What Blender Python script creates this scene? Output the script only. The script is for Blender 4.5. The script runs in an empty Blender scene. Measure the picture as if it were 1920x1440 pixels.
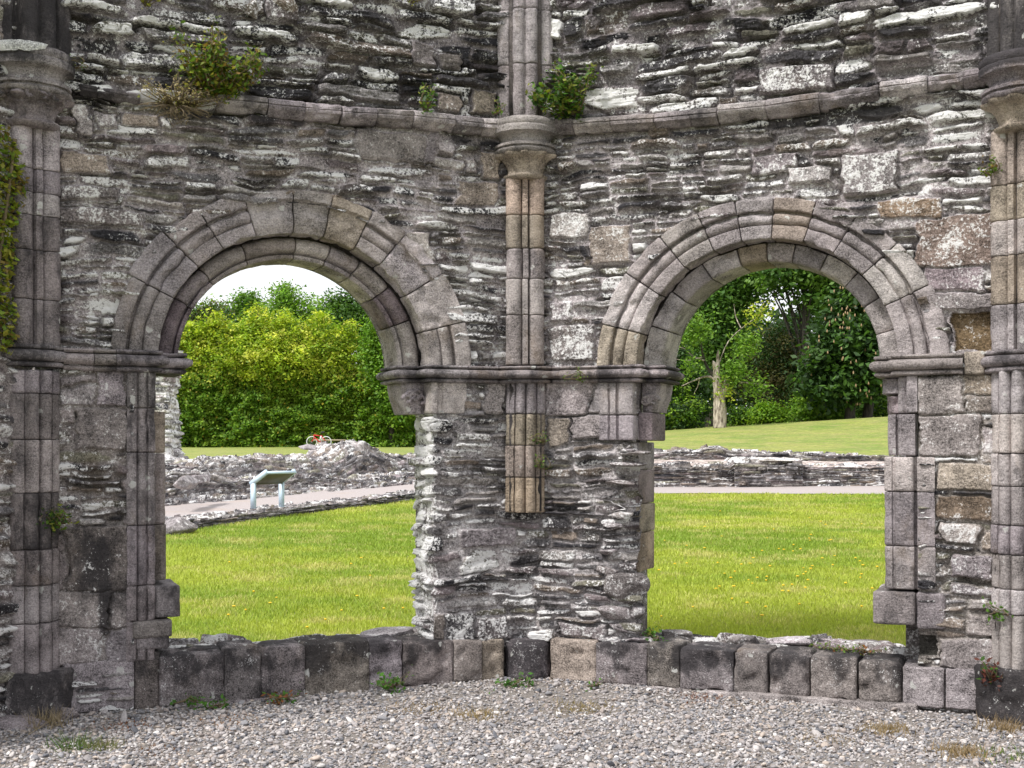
import bpy, math, random
import numpy as np
R_ = math.radians
rng = np.random.default_rng(7)
random.seed(7)
SC = bpy.context.scene
COL = SC.collection
V3 = lambda *a: np.array(a, dtype=float)
Z = V3(0, 0, 1)

# ------------------------------------------------------------------ camera
F, HY, CX, EZ, D0 = 2368.0, 842.0, -0.092, 1.6, 8.75
cd = bpy.data.cameras.new('camera'); cam = bpy.data.objects.new('camera', cd); COL.objects.link(cam)
cam.location = (CX, 0, EZ); cam.rotation_euler = (R_(90), 0, 0)
cd.sensor_width = 36; cd.lens = F / 1920 * 36; cd.shift_y = (HY - 720) / 1920; cd.clip_end = 3000; cd.clip_start = .05
SC.camera = cam

S22, C22 = math.sin(R_(22.5)), math.cos(R_(22.5))
CORNER = V3(0, D0, 0)
FACES = {'L': (CORNER, V3(-C22, -S22, 0), V3(S22, -C22, 0)), 'R': (CORNER, V3(C22, -S22, 0), V3(-S22, -C22, 0))}
W8 = 3.18
CL = CORNER + W8 * FACES['L'][1]; CR = CORNER + W8 * FACES['R'][1]
s67, c67 = math.sin(R_(67.5)), math.cos(R_(67.5))
FACES['LL'] = (CL, V3(-c67, -s67, 0), V3(s67, -c67, 0))
FACES['RR'] = (CR, V3(c67, -s67, 0), V3(-s67, -c67, 0))

def P(f, u, z, d=0.0):
    o, uv, n = FACES[f]
    return o + u * uv + z * Z - d * n
def uz(f, x, y, d=0.0):                      # photograph pixel -> (u, z) on a wall face at depth d
    o, uv, n = FACES[f]; o = o - d * n
    dx = (x - 960) / F
    t = ((o[0] - CX) * n[0] + o[1] * n[1]) / (dx * n[0] + n[1])
    p = V3(CX + t * dx, t, 0)
    return float((p - o) @ uv), EZ + (HY - y) / F * t
def W(x, y, Y):                              # photograph pixel -> point at distance Y
    return V3(CX + (x - 960) / F * Y, Y, EZ + (HY - y) / F * Y)

# ------------------------------------------------------------------ noise
def _h(ix, iy, iz, s):
    h = (ix.astype(np.int64) * 374761393 + iy.astype(np.int64) * 668265263 + iz.astype(np.int64) * 2147483647 + s * 974634777) & 0xFFFFFFFF
    h = ((h ^ (h >> 13)) * 1274126177) & 0xFFFFFFFF
    h = ((h ^ (h >> 16)) * 2246822519) & 0xFFFFFFFF
    return ((h ^ (h >> 15)) & 0xFFFFFF) / float(0xFFFFFF)
def noise(x, y, z=None, s=0):                # value noise in -1..1
    x = np.asarray(x, float); y = np.asarray(y, float)
    xi, yi = np.floor(x), np.floor(y); fx, fy = x - xi, y - yi
    fx = fx * fx * fx * (fx * (fx * 6 - 15) + 10); fy = fy * fy * fy * (fy * (fy * 6 - 15) + 10)
    def pl(zi):
        a = _h(xi, yi, zi, s); b = _h(xi + 1, yi, zi, s); c = _h(xi, yi + 1, zi, s); d = _h(xi + 1, yi + 1, zi, s)
        return (a + (b - a) * fx) * (1 - fy) + (c + (d - c) * fx) * fy
    if z is None:
        return pl(np.zeros_like(xi)) * 2 - 1
    z = np.asarray(z, float); zi = np.floor(z); fz = z - zi; fz = fz * fz * (3 - 2 * fz)
    return (pl(zi) * (1 - fz) + pl(zi + 1) * fz) * 2 - 1
def fbm(x, y, z=None, s=0, o=3, g=.5):
    t, a, n = 0, 1, 0
    for k in range(o):
        f = 2.03 ** k
        t = t + a * noise(x * f, y * f, None if z is None else z * f, s + 17 * k); n += a; a *= g
    return t / n
def sst(a, b, x):
    t = np.clip((x - a) / (b - a), 0, 1); return t * t * (3 - 2 * t)

# ------------------------------------------------------------------ mesh helpers
def mesh(name, v, f, mat=None, parent=None, attrs=None, smooth=False):
    """v (n,3); f either (m,k) int array or list of int lists; attrs {name: (n,) or (n,3)}"""
    me = bpy.data.meshes.new(name)
    v = np.asarray(v, np.float32)
    if isinstance(f, np.ndarray):
        m, k = f.shape; idx = f.reshape(-1).astype(np.int32); starts = np.arange(0, m * k, k, dtype=np.int32); tot = np.full(m, k, np.int32)
    else:
        m = len(f); tot = np.array([len(q) for q in f], np.int32); idx = np.array([i for q in f for i in q], np.int32)
        starts = np.concatenate([[0], np.cumsum(tot)[:-1]]).astype(np.int32)
    me.vertices.add(len(v)); me.vertices.foreach_set('co', v.reshape(-1))
    me.loops.add(len(idx)); me.loops.foreach_set('vertex_index', idx)
    me.polygons.add(m); me.polygons.foreach_set('loop_start', starts); me.polygons.foreach_set('loop_total', tot)
    me.update(calc_edges=True); me.validate()
    if attrs:
        for k, a in attrs.items():
            a = np.asarray(a, np.float32)
            if a.ndim == 2:
                at = me.attributes.new(k, 'FLOAT_COLOR', 'POINT')
                b = np.ones((len(v), 4), np.float32); b[:, :3] = a; at.data.foreach_set('color', b.reshape(-1))
            else:
                at = me.attributes.new(k, 'FLOAT', 'POINT'); at.data.foreach_set('value', a)
    if smooth:
        me.polygons.foreach_set('use_smooth', np.ones(m, bool))
    if mat: me.materials.append(mat)
    o = bpy.data.objects.new(name, me); COL.objects.link(o)
    if parent is not None: o.parent = parent; o.matrix_parent_inverse = PINV.get(parent.name, I4)
    return o
from mathutils import Matrix
I4 = Matrix.Identity(4); PINV = {}
def tag(o, label=None, cat=None, group=None, kind=None):
    if label: o['label'] = label
    if cat: o['category'] = cat
    if group: o['group'] = group
    if kind: o['kind'] = kind
    return o
def empty(name, loc, label=None, cat=None, group=None):
    o = bpy.data.objects.new(name, None); COL.objects.link(o); o.location = tuple(loc); o.empty_display_size = .1
    m = Matrix.Translation(tuple(loc)); PINV[o.name] = m.inverted()      # parts are modelled in world space
    return tag(o, label, cat, group)
def join(parts):
    vs, fs, n = [], [], 0
    for v, f in parts:
        vs.append(np.asarray(v, float)); fs += [[i + n for i in q] for q in (f.tolist() if isinstance(f, np.ndarray) else f)]; n += len(v)
    return np.vstack(vs), fs
def tube(pts, rad, k=8, cap=True, tw=0, bump=0, seed=0):
    pts = np.asarray(pts, float); n = len(pts); rad = np.broadcast_to(rad, (n,)); vs = []; prev = None
    for i in range(n):
        t = pts[min(i + 1, n - 1)] - pts[max(i - 1, 0)]; t = t / (np.linalg.norm(t) + 1e-9)
        a = prev if prev is not None else (V3(1, 0, 0) if abs(t[0]) < .8 else V3(0, 1, 0))
        a = a - (a @ t) * t; a /= np.linalg.norm(a); b = np.cross(t, a); prev = a
        for j in range(k):
            q = 2 * math.pi * j / k
            r = rad[i] * (1 + bump * float(noise(j * 1.3 + seed, i * .8, None, 5)))
            vs.append(pts[i] + r * (math.cos(q) * a + math.sin(q) * b))
    fs = [[i * k + j, i * k + (j + 1) % k, (i + 1) * k + (j + 1) % k, (i + 1) * k + j] for i in range(n - 1) for j in range(k)]
    if cap: fs += [list(range(k))[::-1], list(range((n - 1) * k, n * k))]
    return np.array(vs), fs
def boxm(c, ax, ay, az):
    c = np.asarray(c, float); vs = [c + sx * ax + sy * ay + sz * az for sx in (-1, 1) for sy in (-1, 1) for sz in (-1, 1)]
    return np.array(vs), [[0, 1, 3, 2], [4, 6, 7, 5], [0, 4, 5, 1], [2, 3, 7, 6], [0, 2, 6, 4], [1, 5, 7, 3]]
def smoothpath(pts, n=4):
    pts = np.asarray(pts, float); out = []
    for i in range(len(pts) - 1):
        p0, p1, p2, p3 = pts[max(i - 1, 0)], pts[i], pts[i + 1], pts[min(i + 2, len(pts) - 1)]
        for t in np.linspace(0, 1, n, endpoint=False):
            out.append(.5 * ((2 * p1) + (-p0 + p2) * t + (2 * p0 - 5 * p1 + 4 * p2 - p3) * t * t + (-p0 + 3 * p1 - 3 * p2 + p3) * t ** 3))
    out.append(pts[-1]); return np.array(out)

# ------------------------------------------------------------------ materials
def newmat(name):
    m = bpy.data.materials.new(name); m.use_nodes = True; nt = m.node_tree
    for n in list(nt.nodes):
        if n.type not in ('OUTPUT_MATERIAL', 'BSDF_PRINCIPLED'): nt.nodes.remove(n)
    return m, nt, nt.nodes['Principled BSDF']
class NT:
    def __init__(s, nt): s.nt = nt
    def n(s, t, **k):
        x = s.nt.nodes.new(t)
        for a, b in k.items(): setattr(x, a, b)
        return x
    def l(s, a, b): s.nt.links.new(a, b)
    def attr(s, name, out='Color'):
        x = s.n('ShaderNodeAttribute'); x.attribute_name = name; return x.outputs[out]
    def math(s, op, a, b=None, c=None, clamp=False):
        x = s.n('ShaderNodeMath', operation=op); x.use_clamp = clamp
        for i, q in enumerate((a, b, c)):
            if q is None: continue
            if hasattr(q, 'links'): s.l(q, x.inputs[i])
            else: x.inputs[i].default_value = q
        return x.outputs[0]
    def noise(s, scale, detail=4, rough=.55, vec=None, stretch=None):
        x = s.n('ShaderNodeTexNoise'); x.inputs['Scale'].default_value = scale; x.inputs['Detail'].default_value = detail; x.inputs['Roughness'].default_value = rough
        g = vec if vec is not None else s.n('ShaderNodeNewGeometry').outputs['Position']
        if stretch:
            mp = s.n('ShaderNodeMapping'); mp.inputs['Scale'].default_value = stretch; s.l(g, mp.inputs['Vector']); g = mp.outputs[0]
        s.l(g, x.inputs['Vector']); return x.outputs['Fac']
    def ramp(s, fac, stops):
        x = s.n('ShaderNodeValToRGB'); s.l(fac, x.inputs[0]); e = x.color_ramp.elements
        while len(e) < len(stops): e.new(.5)
        for i, (p, c) in enumerate(stops): e[i].position = p; e[i].color = (*c, 1) if len(c) == 3 else c
        return x.outputs[0]
    def mr(s, v, a, b, c=0., d=1.):
        x = s.n('ShaderNodeMapRange'); x.interpolation_type = 'SMOOTHSTEP'
        s.l(v, x.inputs[0])
        for i, q in zip((1, 2, 3, 4), (a, b, c, d)):
            if hasattr(q, 'links'): s.l(q, x.inputs[i])
            else: x.inputs[i].default_value = q
        return x.outputs[0]
    def mix(s, f, a, b, blend='MIX'):
        x = s.n('ShaderNodeMix', data_type='RGBA', blend_type=blend)
        for i, q in ((0, f), (6, a), (7, b)):
            if hasattr(q, 'links'): s.l(q, x.inputs[i])
            else: x.inputs[i].default_value = q if i == 0 else (*q, 1)
        return x.outputs[2]
    def bump(s, h, strength, dist, bsdf):
        b = s.n('ShaderNodeBump'); b.inputs['Strength'].default_value = strength; b.inputs['Distance'].default_value = dist
        s.l(h, b.inputs['Height']); s.l(b.outputs[0], bsdf.inputs['Normal'])

def stone_mat(name, fine=60., lich_bias=.66, spots=False, grain=.5, rough=.92, stain_bias=.74, lw=.16, hf=150., sp0=.80, wm=.30):
    m, nt, b = newmat(name); T = NT(nt)
    col = T.attr('col'); lich = T.attr('lich', 'Fac'); stain = T.attr('stain', 'Fac')
    n1 = T.noise(5.5, 6, .62); n2 = T.noise(fine, 5, .72); n3 = T.noise(fine * .3, 5, .68); nh = T.noise(hf, 3, .8)
    ns = T.noise(30, 6, .7, stretch=(1, 1, 2.6))
    v = T.math('ADD', T.math('MULTIPLY', T.mr(n1, .32, .68), .75), T.math('MULTIPLY', T.mr(n2, .34, .66), grain))
    v = T.math('ADD', v, T.math('MULTIPLY', T.mr(nh, .36, .64), grain * 1.1))
    v = T.math('ADD', v, T.math('MULTIPLY', T.mr(ns, .25, .75), .4))
    v = T.math('ADD', v, 1 - .375 - grain * 1.05 - .2)
    v = T.math('MAXIMUM', v, .12)
    c = T.mix(1.0, col, v, 'MULTIPLY')
    warm = T.mr(T.noise(2.7, 5, .65, stretch=(1, 1, .6)), .55, .72)
    c = T.mix(T.math('MULTIPLY', warm, wm), c, (.27, .19, .115))
    st = T.mr(T.math('ADD', T.math('MULTIPLY', stain, .6), T.math('MULTIPLY', T.noise(4.5, 7, .7, stretch=(1, 1, .5)), 1.0)), stain_bias, stain_bias + .2)
    c = T.mix(T.math('MULTIPLY', st, .84), c, (.030, .028, .031))
    # pale crusts of lichen
    q = T.math('ADD', T.math('MULTIPLY', n2, .45), T.math('ADD', T.math('MULTIPLY', n3, .35), T.math('MULTIPLY', nh, .2)))
    th = T.math('SUBTRACT', lich_bias, T.math('MULTIPLY', lich, lw))
    k = T.mr(T.math('SUBTRACT', T.math('ADD', q, T.math('MULTIPLY', T.math('SUBTRACT', n1, .5), .3)), th), -.01, .04)
    c = T.mix(T.math('MULTIPLY', k, .9), c, (.80, .79, .785))
    if spots:
        vo = T.n('ShaderNodeTexVoronoi'); vo.inputs['Scale'].default_value = 13; vo.inputs['Randomness'].default_value = 1
        geo = T.n('ShaderNodeNewGeometry').outputs['Position']
        wob = T.n('ShaderNodeTexNoise'); wob.inputs['Scale'].default_value = 40; wob.inputs['Detail'].default_value = 4; T.l(geo, wob.inputs['Vector'])
        ad = T.n('ShaderNodeVectorMath', operation='MULTIPLY_ADD'); T.l(wob.outputs['Color'], ad.inputs[0]); ad.inputs[1].default_value = (.05, .05, .05); T.l(geo, ad.inputs[2])
        T.l(ad.outputs[0], vo.inputs['Vector'])
        sep = T.n('ShaderNodeSeparateColor'); T.l(vo.outputs['Color'], sep.inputs[0])
        rad = T.math('MULTIPLY', T.mr(sep.outputs[0], sp0, 1.0), .30)
        sp = T.mr(T.math('SUBTRACT', rad, vo.outputs['Distance']), .0, .05)
        c = T.mix(T.math('MULTIPLY', sp, .7), c, (.62, .62, .59))
    T.l(c, b.inputs['Base Color']); b.inputs['Roughness'].default_value = rough
    b.inputs['Specular IOR Level'].default_value = .2
    h = T.math('ADD', T.math('MULTIPLY', n2, .6), T.math('ADD', T.math('MULTIPLY', n3, 1.0), T.math('ADD', T.math('MULTIPLY', ns, .6), T.math('MULTIPLY', nh, .25))))
    T.bump(h, 1.0, .014, b)
    return m
M = {}
M['rubble'] = stone_mat('rubble_slate', 62, .588, False, .72, lw=.15, stain_bias=.71, wm=.16)
M['dressed'] = stone_mat('dressed_sandstone', 85, .675, True, .56, lw=.12, stain_bias=.63)
M['plinth'] = stone_mat('weathered_block', 75, .645, True, .6, sp0=.66, lw=.12, stain_bias=.64)
M['ruin'] = stone_mat('sunny_ruin', 20, .63, False, .5, lw=.14, hf=50.)

def plain(name, c, rough=.6, metal=0., var=.15, scale=20):
    m, nt, b = newmat(name); T = NT(nt)
    n = T.noise(scale, 4)
    T.l(T.mix(1.0, c, T.mr(n, .2, .8, 1 - var, 1 + var), 'MULTIPLY'), b.inputs['Base Color'])
    b.inputs['Roughness'].default_value = rough; b.inputs['Metallic'].default_value = metal
    return m
def leafmat(name, trans=.35, rough=.55):
    m, nt, b = newmat(name); T = NT(nt)
    c = T.attr('col'); b.inputs['Roughness'].default_value = rough; b.inputs['Specular IOR Level'].default_value = .3
    n = T.noise(40, 2)
    c = T.mix(1.0, c, T.mr(n, .2, .8, .75, 1.25), 'MULTIPLY')
    T.l(c, b.inputs['Base Color'])
    tr = T.n('ShaderNodeBsdfTranslucent'); T.l(T.mix(1.0, c, (1.3, 1.35, .7), 'MULTIPLY'), tr.inputs['Color'])
    mx = T.n('ShaderNodeMixShader'); mx.inputs[0].default_value = trans
    T.l(b.outputs[0], mx.inputs[1]); T.l(tr.outputs[0], mx.inputs[2])
    T.l(mx.outputs[0], nt.nodes['Material Output'].inputs['Surface'])
    return m
M['leaf'] = leafmat('leaf_green'); M['grassblade'] = leafmat('grass_blade', .3, .6)
def barkmat(name, c1, c2):
    m, nt, b = newmat(name); T = NT(nt)
    n = T.noise(14, 6, .65, stretch=(1, 1, .25))
    T.l(T.mix(T.mr(n, .35, .65), c1, c2), b.inputs['Base Color']); b.inputs['Roughness'].default_value = .9
    T.bump(n, .8, .03, b); return m
M['bark'] = barkmat('bark_dark', (.02, .018, .014), (.07, .06, .045))
M['deadwood'] = barkmat('bare_deadwood', (.12, .09, .07), (.60, .52, .43))
M['twig'] = barkmat('twig_brown', (.10, .075, .045), (.22, .17, .10))
M['paint'] = plain('pale_blue_paint', (.55, .68, .80), .45, 0, .06, 30)
M['panelback'] = plain('olive_panel_back', (.11, .10, .06), .6, 0, .2, 12)
M['red'] = plain('red_enamel', (.75, .008, .03), .35, 0, .1)
M['white'] = plain('white_plastic', (.75, .76, .8), .4, 0, .05)
M['black'] = plain('black_rubber', (.015, .015, .016), .6, 0, .2)
M['steel'] = plain('dull_steel', (.45, .45, .47), .4, .8, .1)
M['wood'] = plain('grey_timber', (.42, .34, .24), .8, 0, .25, 15)
M['yellow'] = plain('dandelion_yellow', (.75, .5, .01), .6, 0, .15)
M['stalk'] = plain('green_stalk', (.09, .16, .03), .6, 0, .2)
M['candle'] = plain('pinkish_blossom', (.33, .22, .12), .7, 0, .3)

# gravel, lawn, path -----------------------------------------------------------
m, nt, b = newmat('gravel_earth'); T = NT(nt)
n = T.noise(90, 5, .7); n2 = T.noise(1.8, 4)
c = T.mix(T.mr(n, .3, .7), (.13, .115, .10), (.40, .36, .335)); c = T.mix(T.mr(n2, .5, .7, 0, .5), c, (.20, .14, .09))
T.l(c, b.inputs['Base Color']); b.inputs['Roughness'].default_value = .95; T.bump(n, .8, .02, b); M['gravelbed'] = m
m, nt, b = newmat('pebble'); T = NT(nt)
c = T.mix(1.0, T.attr('col'), T.mr(T.noise(120, 3), .2, .8, .75, 1.25), 'MULTIPLY'); T.l(c, b.inputs['Base Color']); b.inputs['Roughness'].default_value = .85; M['pebble'] = m
m, nt, b = newmat('lawn_turf'); T = NT(nt)
n = T.noise(.55, 5, .6); n2 = T.noise(2.6, 5, .65); n3 = T.noise(35, 4, .7)
ns = T.noise(1.6, 6, .7, stretch=(.5, 2.2, 1)); c = T.mix(T.mr(n, .35, .65), (.16, .25, .025), (.27, .31, .05)); c = T.mix(T.mr(n2, .5, .7, 0, .6), c, (.36, .33, .12)); c = T.mix(T.mr(ns, .42, .62, 0, .5), c, (.40, .345, .13)); n4 = T.noise(9, 5, .75, stretch=(.6, 1.6, 1))
c = T.mix(1.0, c, T.mr(n3, .3, .7, .55, 1.35), 'MULTIPLY'); c = T.mix(1.0, c, T.mr(n4, .32, .68, .6, 1.25), 'MULTIPLY')
T.l(c, b.inputs['Base Color']); b.inputs['Roughness'].default_value = .9; T.bump(n3, .6, .03, b); M['lawn'] = m
m, nt, b = newmat('path_gravel'); T = NT(nt)
n = T.noise(40, 5, .7); n2 = T.noise(1.2, 3)
c = T.mix(T.mr(n, .3, .7), (.30, .26, .25), (.46, .41, .40)); c = T.mix(T.mr(n2, .5, .75, 0, .4), c, (.40, .30, .22))
T.l(c, b.inputs['Base Color']); b.inputs['Roughness'].default_value = .95; M['path'] = m

# ------------------------------------------------------------------ rubble masonry (displaced sheets of stone)
LR = .005
def layout(U0, U1, V0, V1, g, thin, fixed):
    pad = .15; nw = int((U1 - U0 + 2 * pad) / LR); nh = int((V1 - V0 + 2 * pad) / LR)
    ids = np.zeros((nh, nw), np.int32); S = []
    def put(u0, u1, v0, v1, kind=0, col=None, prot=None):
        a, b_ = int((u0 - U0 + pad) / LR), int((u1 - U0 + pad) / LR); c_, d = int((v0 - V0 + pad) / LR), int((v1 - V0 + pad) / LR)
        a, c_ = max(a, 0), max(c_, 0)
        if b_ <= a or d <= c_: return
        ids[c_:d, a:b_] = len(S); S.append((.5 * (u0 + u1), .5 * (v0 + v1), kind, col, prot, v1 - v0, u1 - u0))
    def split(u0, u1, v0, v1, dep=0):
        h, w = v1 - v0, u1 - u0; tm = thin(.5 * (u0 + u1), .5 * (v0 + v1))
        if h < tm * g.uniform(.75, 1.5):
            if w > h * g.uniform(5.5, 12):
                f = g.uniform(.3, .7); split(u0, u0 + f * w, v0, v1, dep + 1); split(u0 + f * w, u1, v0, v1, dep + 1)
            else: put(u0, u1, v0, v1)
            return
        if g.random() < .12 and w < 2.6 * h and h < .19: put(u0, u1, v0, v1); return
        if w > 3 * h and g.random() < .4 or w > 6.5 * h:
            f = g.uniform(.3, .7); split(u0, u0 + f * w, v0, v1, dep + 1); split(u0 + f * w, u1, v0, v1, dep + 1)
        else:
            f = g.uniform(.3, .7); split(u0, u1, v0, v0 + f * h, dep + 1); split(u0, u1, v0 + f * h, v1, dep + 1)
    v = V0 - pad - .05
    while v < V1 + pad:
        bh = g.choice([.09, .14, .19, .26]) * g.uniform(.8, 1.2); u = U0 - pad - g.uniform(0, .5)
        while u < U1 + pad:
            w = bh * g.uniform(2, 6) + .2; split(u, u + w, v, v + bh); u += w
        v += bh
    for (u0, u1, v0, v1, col, prot) in fixed: put(min(u0, u1), max(u0, u1), min(v0, v1), max(v0, v1), 1, col, prot)
    E = np.zeros((nh, nw), bool)
    E[:, 1:] |= ids[:, 1:] != ids[:, :-1]; E[1:] |= ids[1:] != ids[:-1]
    Dm = np.where(E, 0., 99.).astype(np.float32)
    for _ in range(12):
        for ax in (0, 1):
            for sh in (1, -1): Dm = np.minimum(Dm, np.roll(Dm, sh, ax) + 1)
        Dm = np.minimum(Dm, np.minimum(np.roll(np.roll(Dm, 1, 0), 1, 1), np.roll(np.roll(Dm, -1, 0), 1, 1)) + 1.41)
    return ids, np.minimum(Dm, 12) * LR, S, pad
SLATE = np.array([(.17, .16, .165), (.042, .040, .045), (.19, .155, .13), (.175, .165, .13), (.165, .138, .142), (.33, .31, .305), (.08, .075, .08), (.24, .22, .21)])
def rubble(name, parent, base, U0, U1, V0, V1, res=.0055, seed=1, fixed=(), hole=None, thin=None, amp=1., mortar=(.275, .24, .23), mat='rubble',
           stainf=None, lichf=None, hadd=None, bright=1., cover=0., warp=1., colf=None):
    g = np.random.default_rng(seed)
    thin = thin or (lambda u, v: .06)
    nu, nv = max(2, int((U1 - U0) / res)), max(2, int((V1 - V0) / res))
    uu, vv = np.meshgrid(np.linspace(U0, U1, nu + 1), np.linspace(V0, V1, nv + 1))
    u, v = uu.reshape(-1), vv.reshape(-1)
    ids, Dm, S, pad = layout(U0, U1, V0, V1, g, thin, fixed)
    ws = warp
    wu = u + ws * (.045 * fbm(u * 3.0, v * 8, None, seed) + .014 * fbm(u * 13, v * 26, None, seed + 3))
    wv = v + ws * (.036 * fbm(u * 2.2, v * 3, None, seed + 5) + .013 * fbm(u * 8, v * 14, None, seed + 7) + .005 * fbm(u * 25, v * 30, None, seed + 8))
    x, y = (wu - U0 + pad) / LR, (wv - V0 + pad) / LR
    nh, nw = ids.shape
    xi = np.clip(x.astype(int), 0, nw - 2); yi = np.clip(y.astype(int), 0, nh - 2); fx, fy = np.clip(x - xi, 0, 1), np.clip(y - yi, 0, 1)
    d = (Dm[yi, xi] * (1 - fx) + Dm[yi, xi + 1] * fx) * (1 - fy) + (Dm[yi + 1, xi] * (1 - fx) + Dm[yi + 1, xi + 1] * fx) * fy
    sid = ids[yi, xi]
    A_ = amp(u, v) if callable(amp) else amp
    n = len(S); su = np.array([s[0] for s in S]); sv = np.array([s[1] for s in S]); kind = np.array([s[2] for s in S]); sh = np.array([s[5] for s in S])
    prot = np.clip(g.normal(.003, .015, n), -.026, .038); prot[kind == 1] = .004
    tl = g.normal(.10, .22, n); tu = g.normal(0, .06, n); tl[kind == 1] *= .1; tu[kind == 1] *= .15
    pick = g.choice(len(SLATE), n, p=[.19, .16, .10, .10, .12, .10, .13, .10]); col = SLATE[pick] * g.uniform(.8, 1.2, (n, 1)) * bright
    lic = g.random(n) ** 1.5 * .95 + .1; lic[kind == 1] = .25
    for i, s in enumerate(S):
        if s[3] is not None: col[i] = s[3][:3]; lic[i] = s[3][3] * .55 if len(s[3]) > 3 else .2
        if s[4] is not None: prot[i] = s[4]
    off = g.uniform(0, 50, n)
    k1 = kind[sid] == 1
    gap = (.003 + .008 * fbm(u * 5, v * 9, None, seed + 11) + cover) * np.where(k1, .6, 1)
    p = sst(0, 1, (d - gap) / np.where(k1, .010, .014))
    sw = np.array([s_[6] for s_ in S]); ex = g.uniform(2.4, 5.5, n); kt = g.normal(0, .22, n) * np.minimum(1, 2.2 * sh / sw); kt[kind == 1] = 0; ky = g.uniform(.96, 1.18, n)
    lx = np.abs(wu - su[sid]) / (.5 * sw[sid]); ly = np.abs((wv - sv[sid]) - kt[sid] * (wu - su[sid])) / (.5 * sh[sid] * ky[sid])
    se = (np.minimum(lx, 1.5) ** ex[sid] + np.minimum(ly, 1.5) ** ex[sid]) ** (1 / ex[sid])
    lens = sst(1.05 + .10 * fbm(u * 7, v * 12, None, seed + 12), .80, se)
    p = np.where(k1, p, np.minimum(p, lens))
    lam = fbm(u * 5 + off[sid], v * 70 + off[sid] * 3, None, seed + 13, 3) * .0035 + fbm(u * 30 + off[sid], v * 55, None, seed + 19, 2) * .003 + fbm(u * 9, v * 14 + off[sid], None, seed + 23, 2) * .007
    cr = noise(u * 4.5 + off[sid], v * 34 + off[sid] * 2 + 1.2 * noise(u * 9, v * 9, None, seed + 55), None, seed + 57)
    lam = lam - .009 * (1 - sst(.0, .14, np.abs(cr))) * sst(-.2, .3, noise(u * 3 + off[sid], v * 5, None, seed + 58))
    lam = np.where(k1, lam * .25 + fbm(u * 60, v * 60, None, seed + 29, 2) * .0014 + fbm(u * 7, v * 7, None, seed + 30, 3) * .005, lam)
    hs = prot[sid] * np.where(k1, 1, A_) + np.clip(-tl[sid] * (wv - sv[sid]), -.016, .016) + np.clip(tu[sid] * (wu - su[sid]), -.014, .014) + lam * A_
    hm = (-.022 + .021 * fbm(u * 4, v * 6, None, seed + 31, 3) + .004 * fbm(u * 45, v * 45, None, seed + 37, 2)) * A_
    hm = hm - .035 * A_ * sst(.30, .62, noise(u * 3.2, v * 15, None, seed + 61))
    hm = np.where(k1, np.maximum(hm, -.012), hm)
    h = hm + (hs - hm) * p
    over = (hm > hs) & ~(k1 & (d > .014)); h = np.where(over, hm * .8 + hs * .2, h)
    mm = (p * np.where(over, .15, 1))[:, None]
    mort = np.array(mortar) * (1 + .22 * fbm(u * 2, v * 2, None, seed + 41, 3))[:, None]
    c = mort * (1 - mm) + (col[sid] * (1 + .22 * fbm(u * 14 + off[sid], v * 34, None, seed + 47, 2))[:, None]) * mm
    li = lic[sid] * mm[:, 0] + .2 * (1 - mm[:, 0]) + .25 * fbm(u * 2.2, v * 2.2, None, seed + 43, 3)
    if lichf is not None: li = li + lichf(u, v)
    if colf is not None: c = c * colf(u, v)
    st = stainf(u, v) if stainf is not None else np.zeros_like(u)
    if hadd is not None: h = h + hadd(u, v)
    pos, nr = base(u, v)
    pos = pos + nr * h[:, None]
    i = np.arange(nu * nv); a = (i // nu) * (nu + 1) + i % nu
    q = np.stack([a, a + 1, a + nu + 2, a + nu + 1], 1)
    if hole is not None:
        uc, vc = u[q].mean(1), v[q].mean(1); q = q[~hole(uc, vc)]
        used = np.zeros(len(u), bool); used[q.reshape(-1)] = True; mp = np.cumsum(used) - 1
        q = mp[q]; pos, c, li, st = pos[used], c[used], li[used], st[used]
    return mesh(name, pos, q, M[mat], parent, {'col': np.clip(c, .01, 1), 'lich': np.clip(li, 0, 1.3), 'stain': np.clip(st, 0, 1)}, smooth=True)
def face_base(f):
    o, uv, n = FACES[f]
    def fn(u, v): return o + u[:, None] * uv + v[:, None] * Z, np.broadcast_to(n, (len(u), 3))
    return fn
def wrap_base(corners):
    """plan polyline -> sheet that turns round its corners; returns base fn and corner distances"""
    pts = np.array(corners)[:, :2]; seg = np.diff(pts, axis=0); L = np.linalg.norm(seg, axis=1); cum = np.concatenate([[0], np.cumsum(L)])
    dirs = seg / L[:, None]; nrm = np.stack([dirs[:, 1], -dirs[:, 0]], 1)
    def fn(u, v, rr=.035):
        i = np.clip(np.searchsorted(cum, u, 'right') - 1, 0, len(L) - 1)
        p = pts[i] + dirs[i] * (u - cum[i])[:, None]; n = nrm[i].copy()
        for k in range(1, len(L)):
            t = (u - cum[k]) / rr; m_ = np.abs(t) < 1
            if m_.any():
                w = (.5 + .5 * t[m_])[:, None]; w = w * w * (3 - 2 * w)
                n[m_] = nrm[k - 1] * (1 - w) + nrm[k] * w
                side = np.sign(dirs[k - 1][0] * nrm[k][0] + dirs[k - 1][1] * nrm[k][1])
                mid = nrm[k - 1] + nrm[k]; mid /= np.linalg.norm(mid)
                p[m_] -= mid * (side * .4 * rr * (1 - np.abs(t[m_])) ** 2)[:, None]
        n /= np.linalg.norm(n, axis=1)[:, None]
        return np.column_stack([p, v]), np.column_stack([n, np.zeros(len(u))])
    return fn, cum

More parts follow.
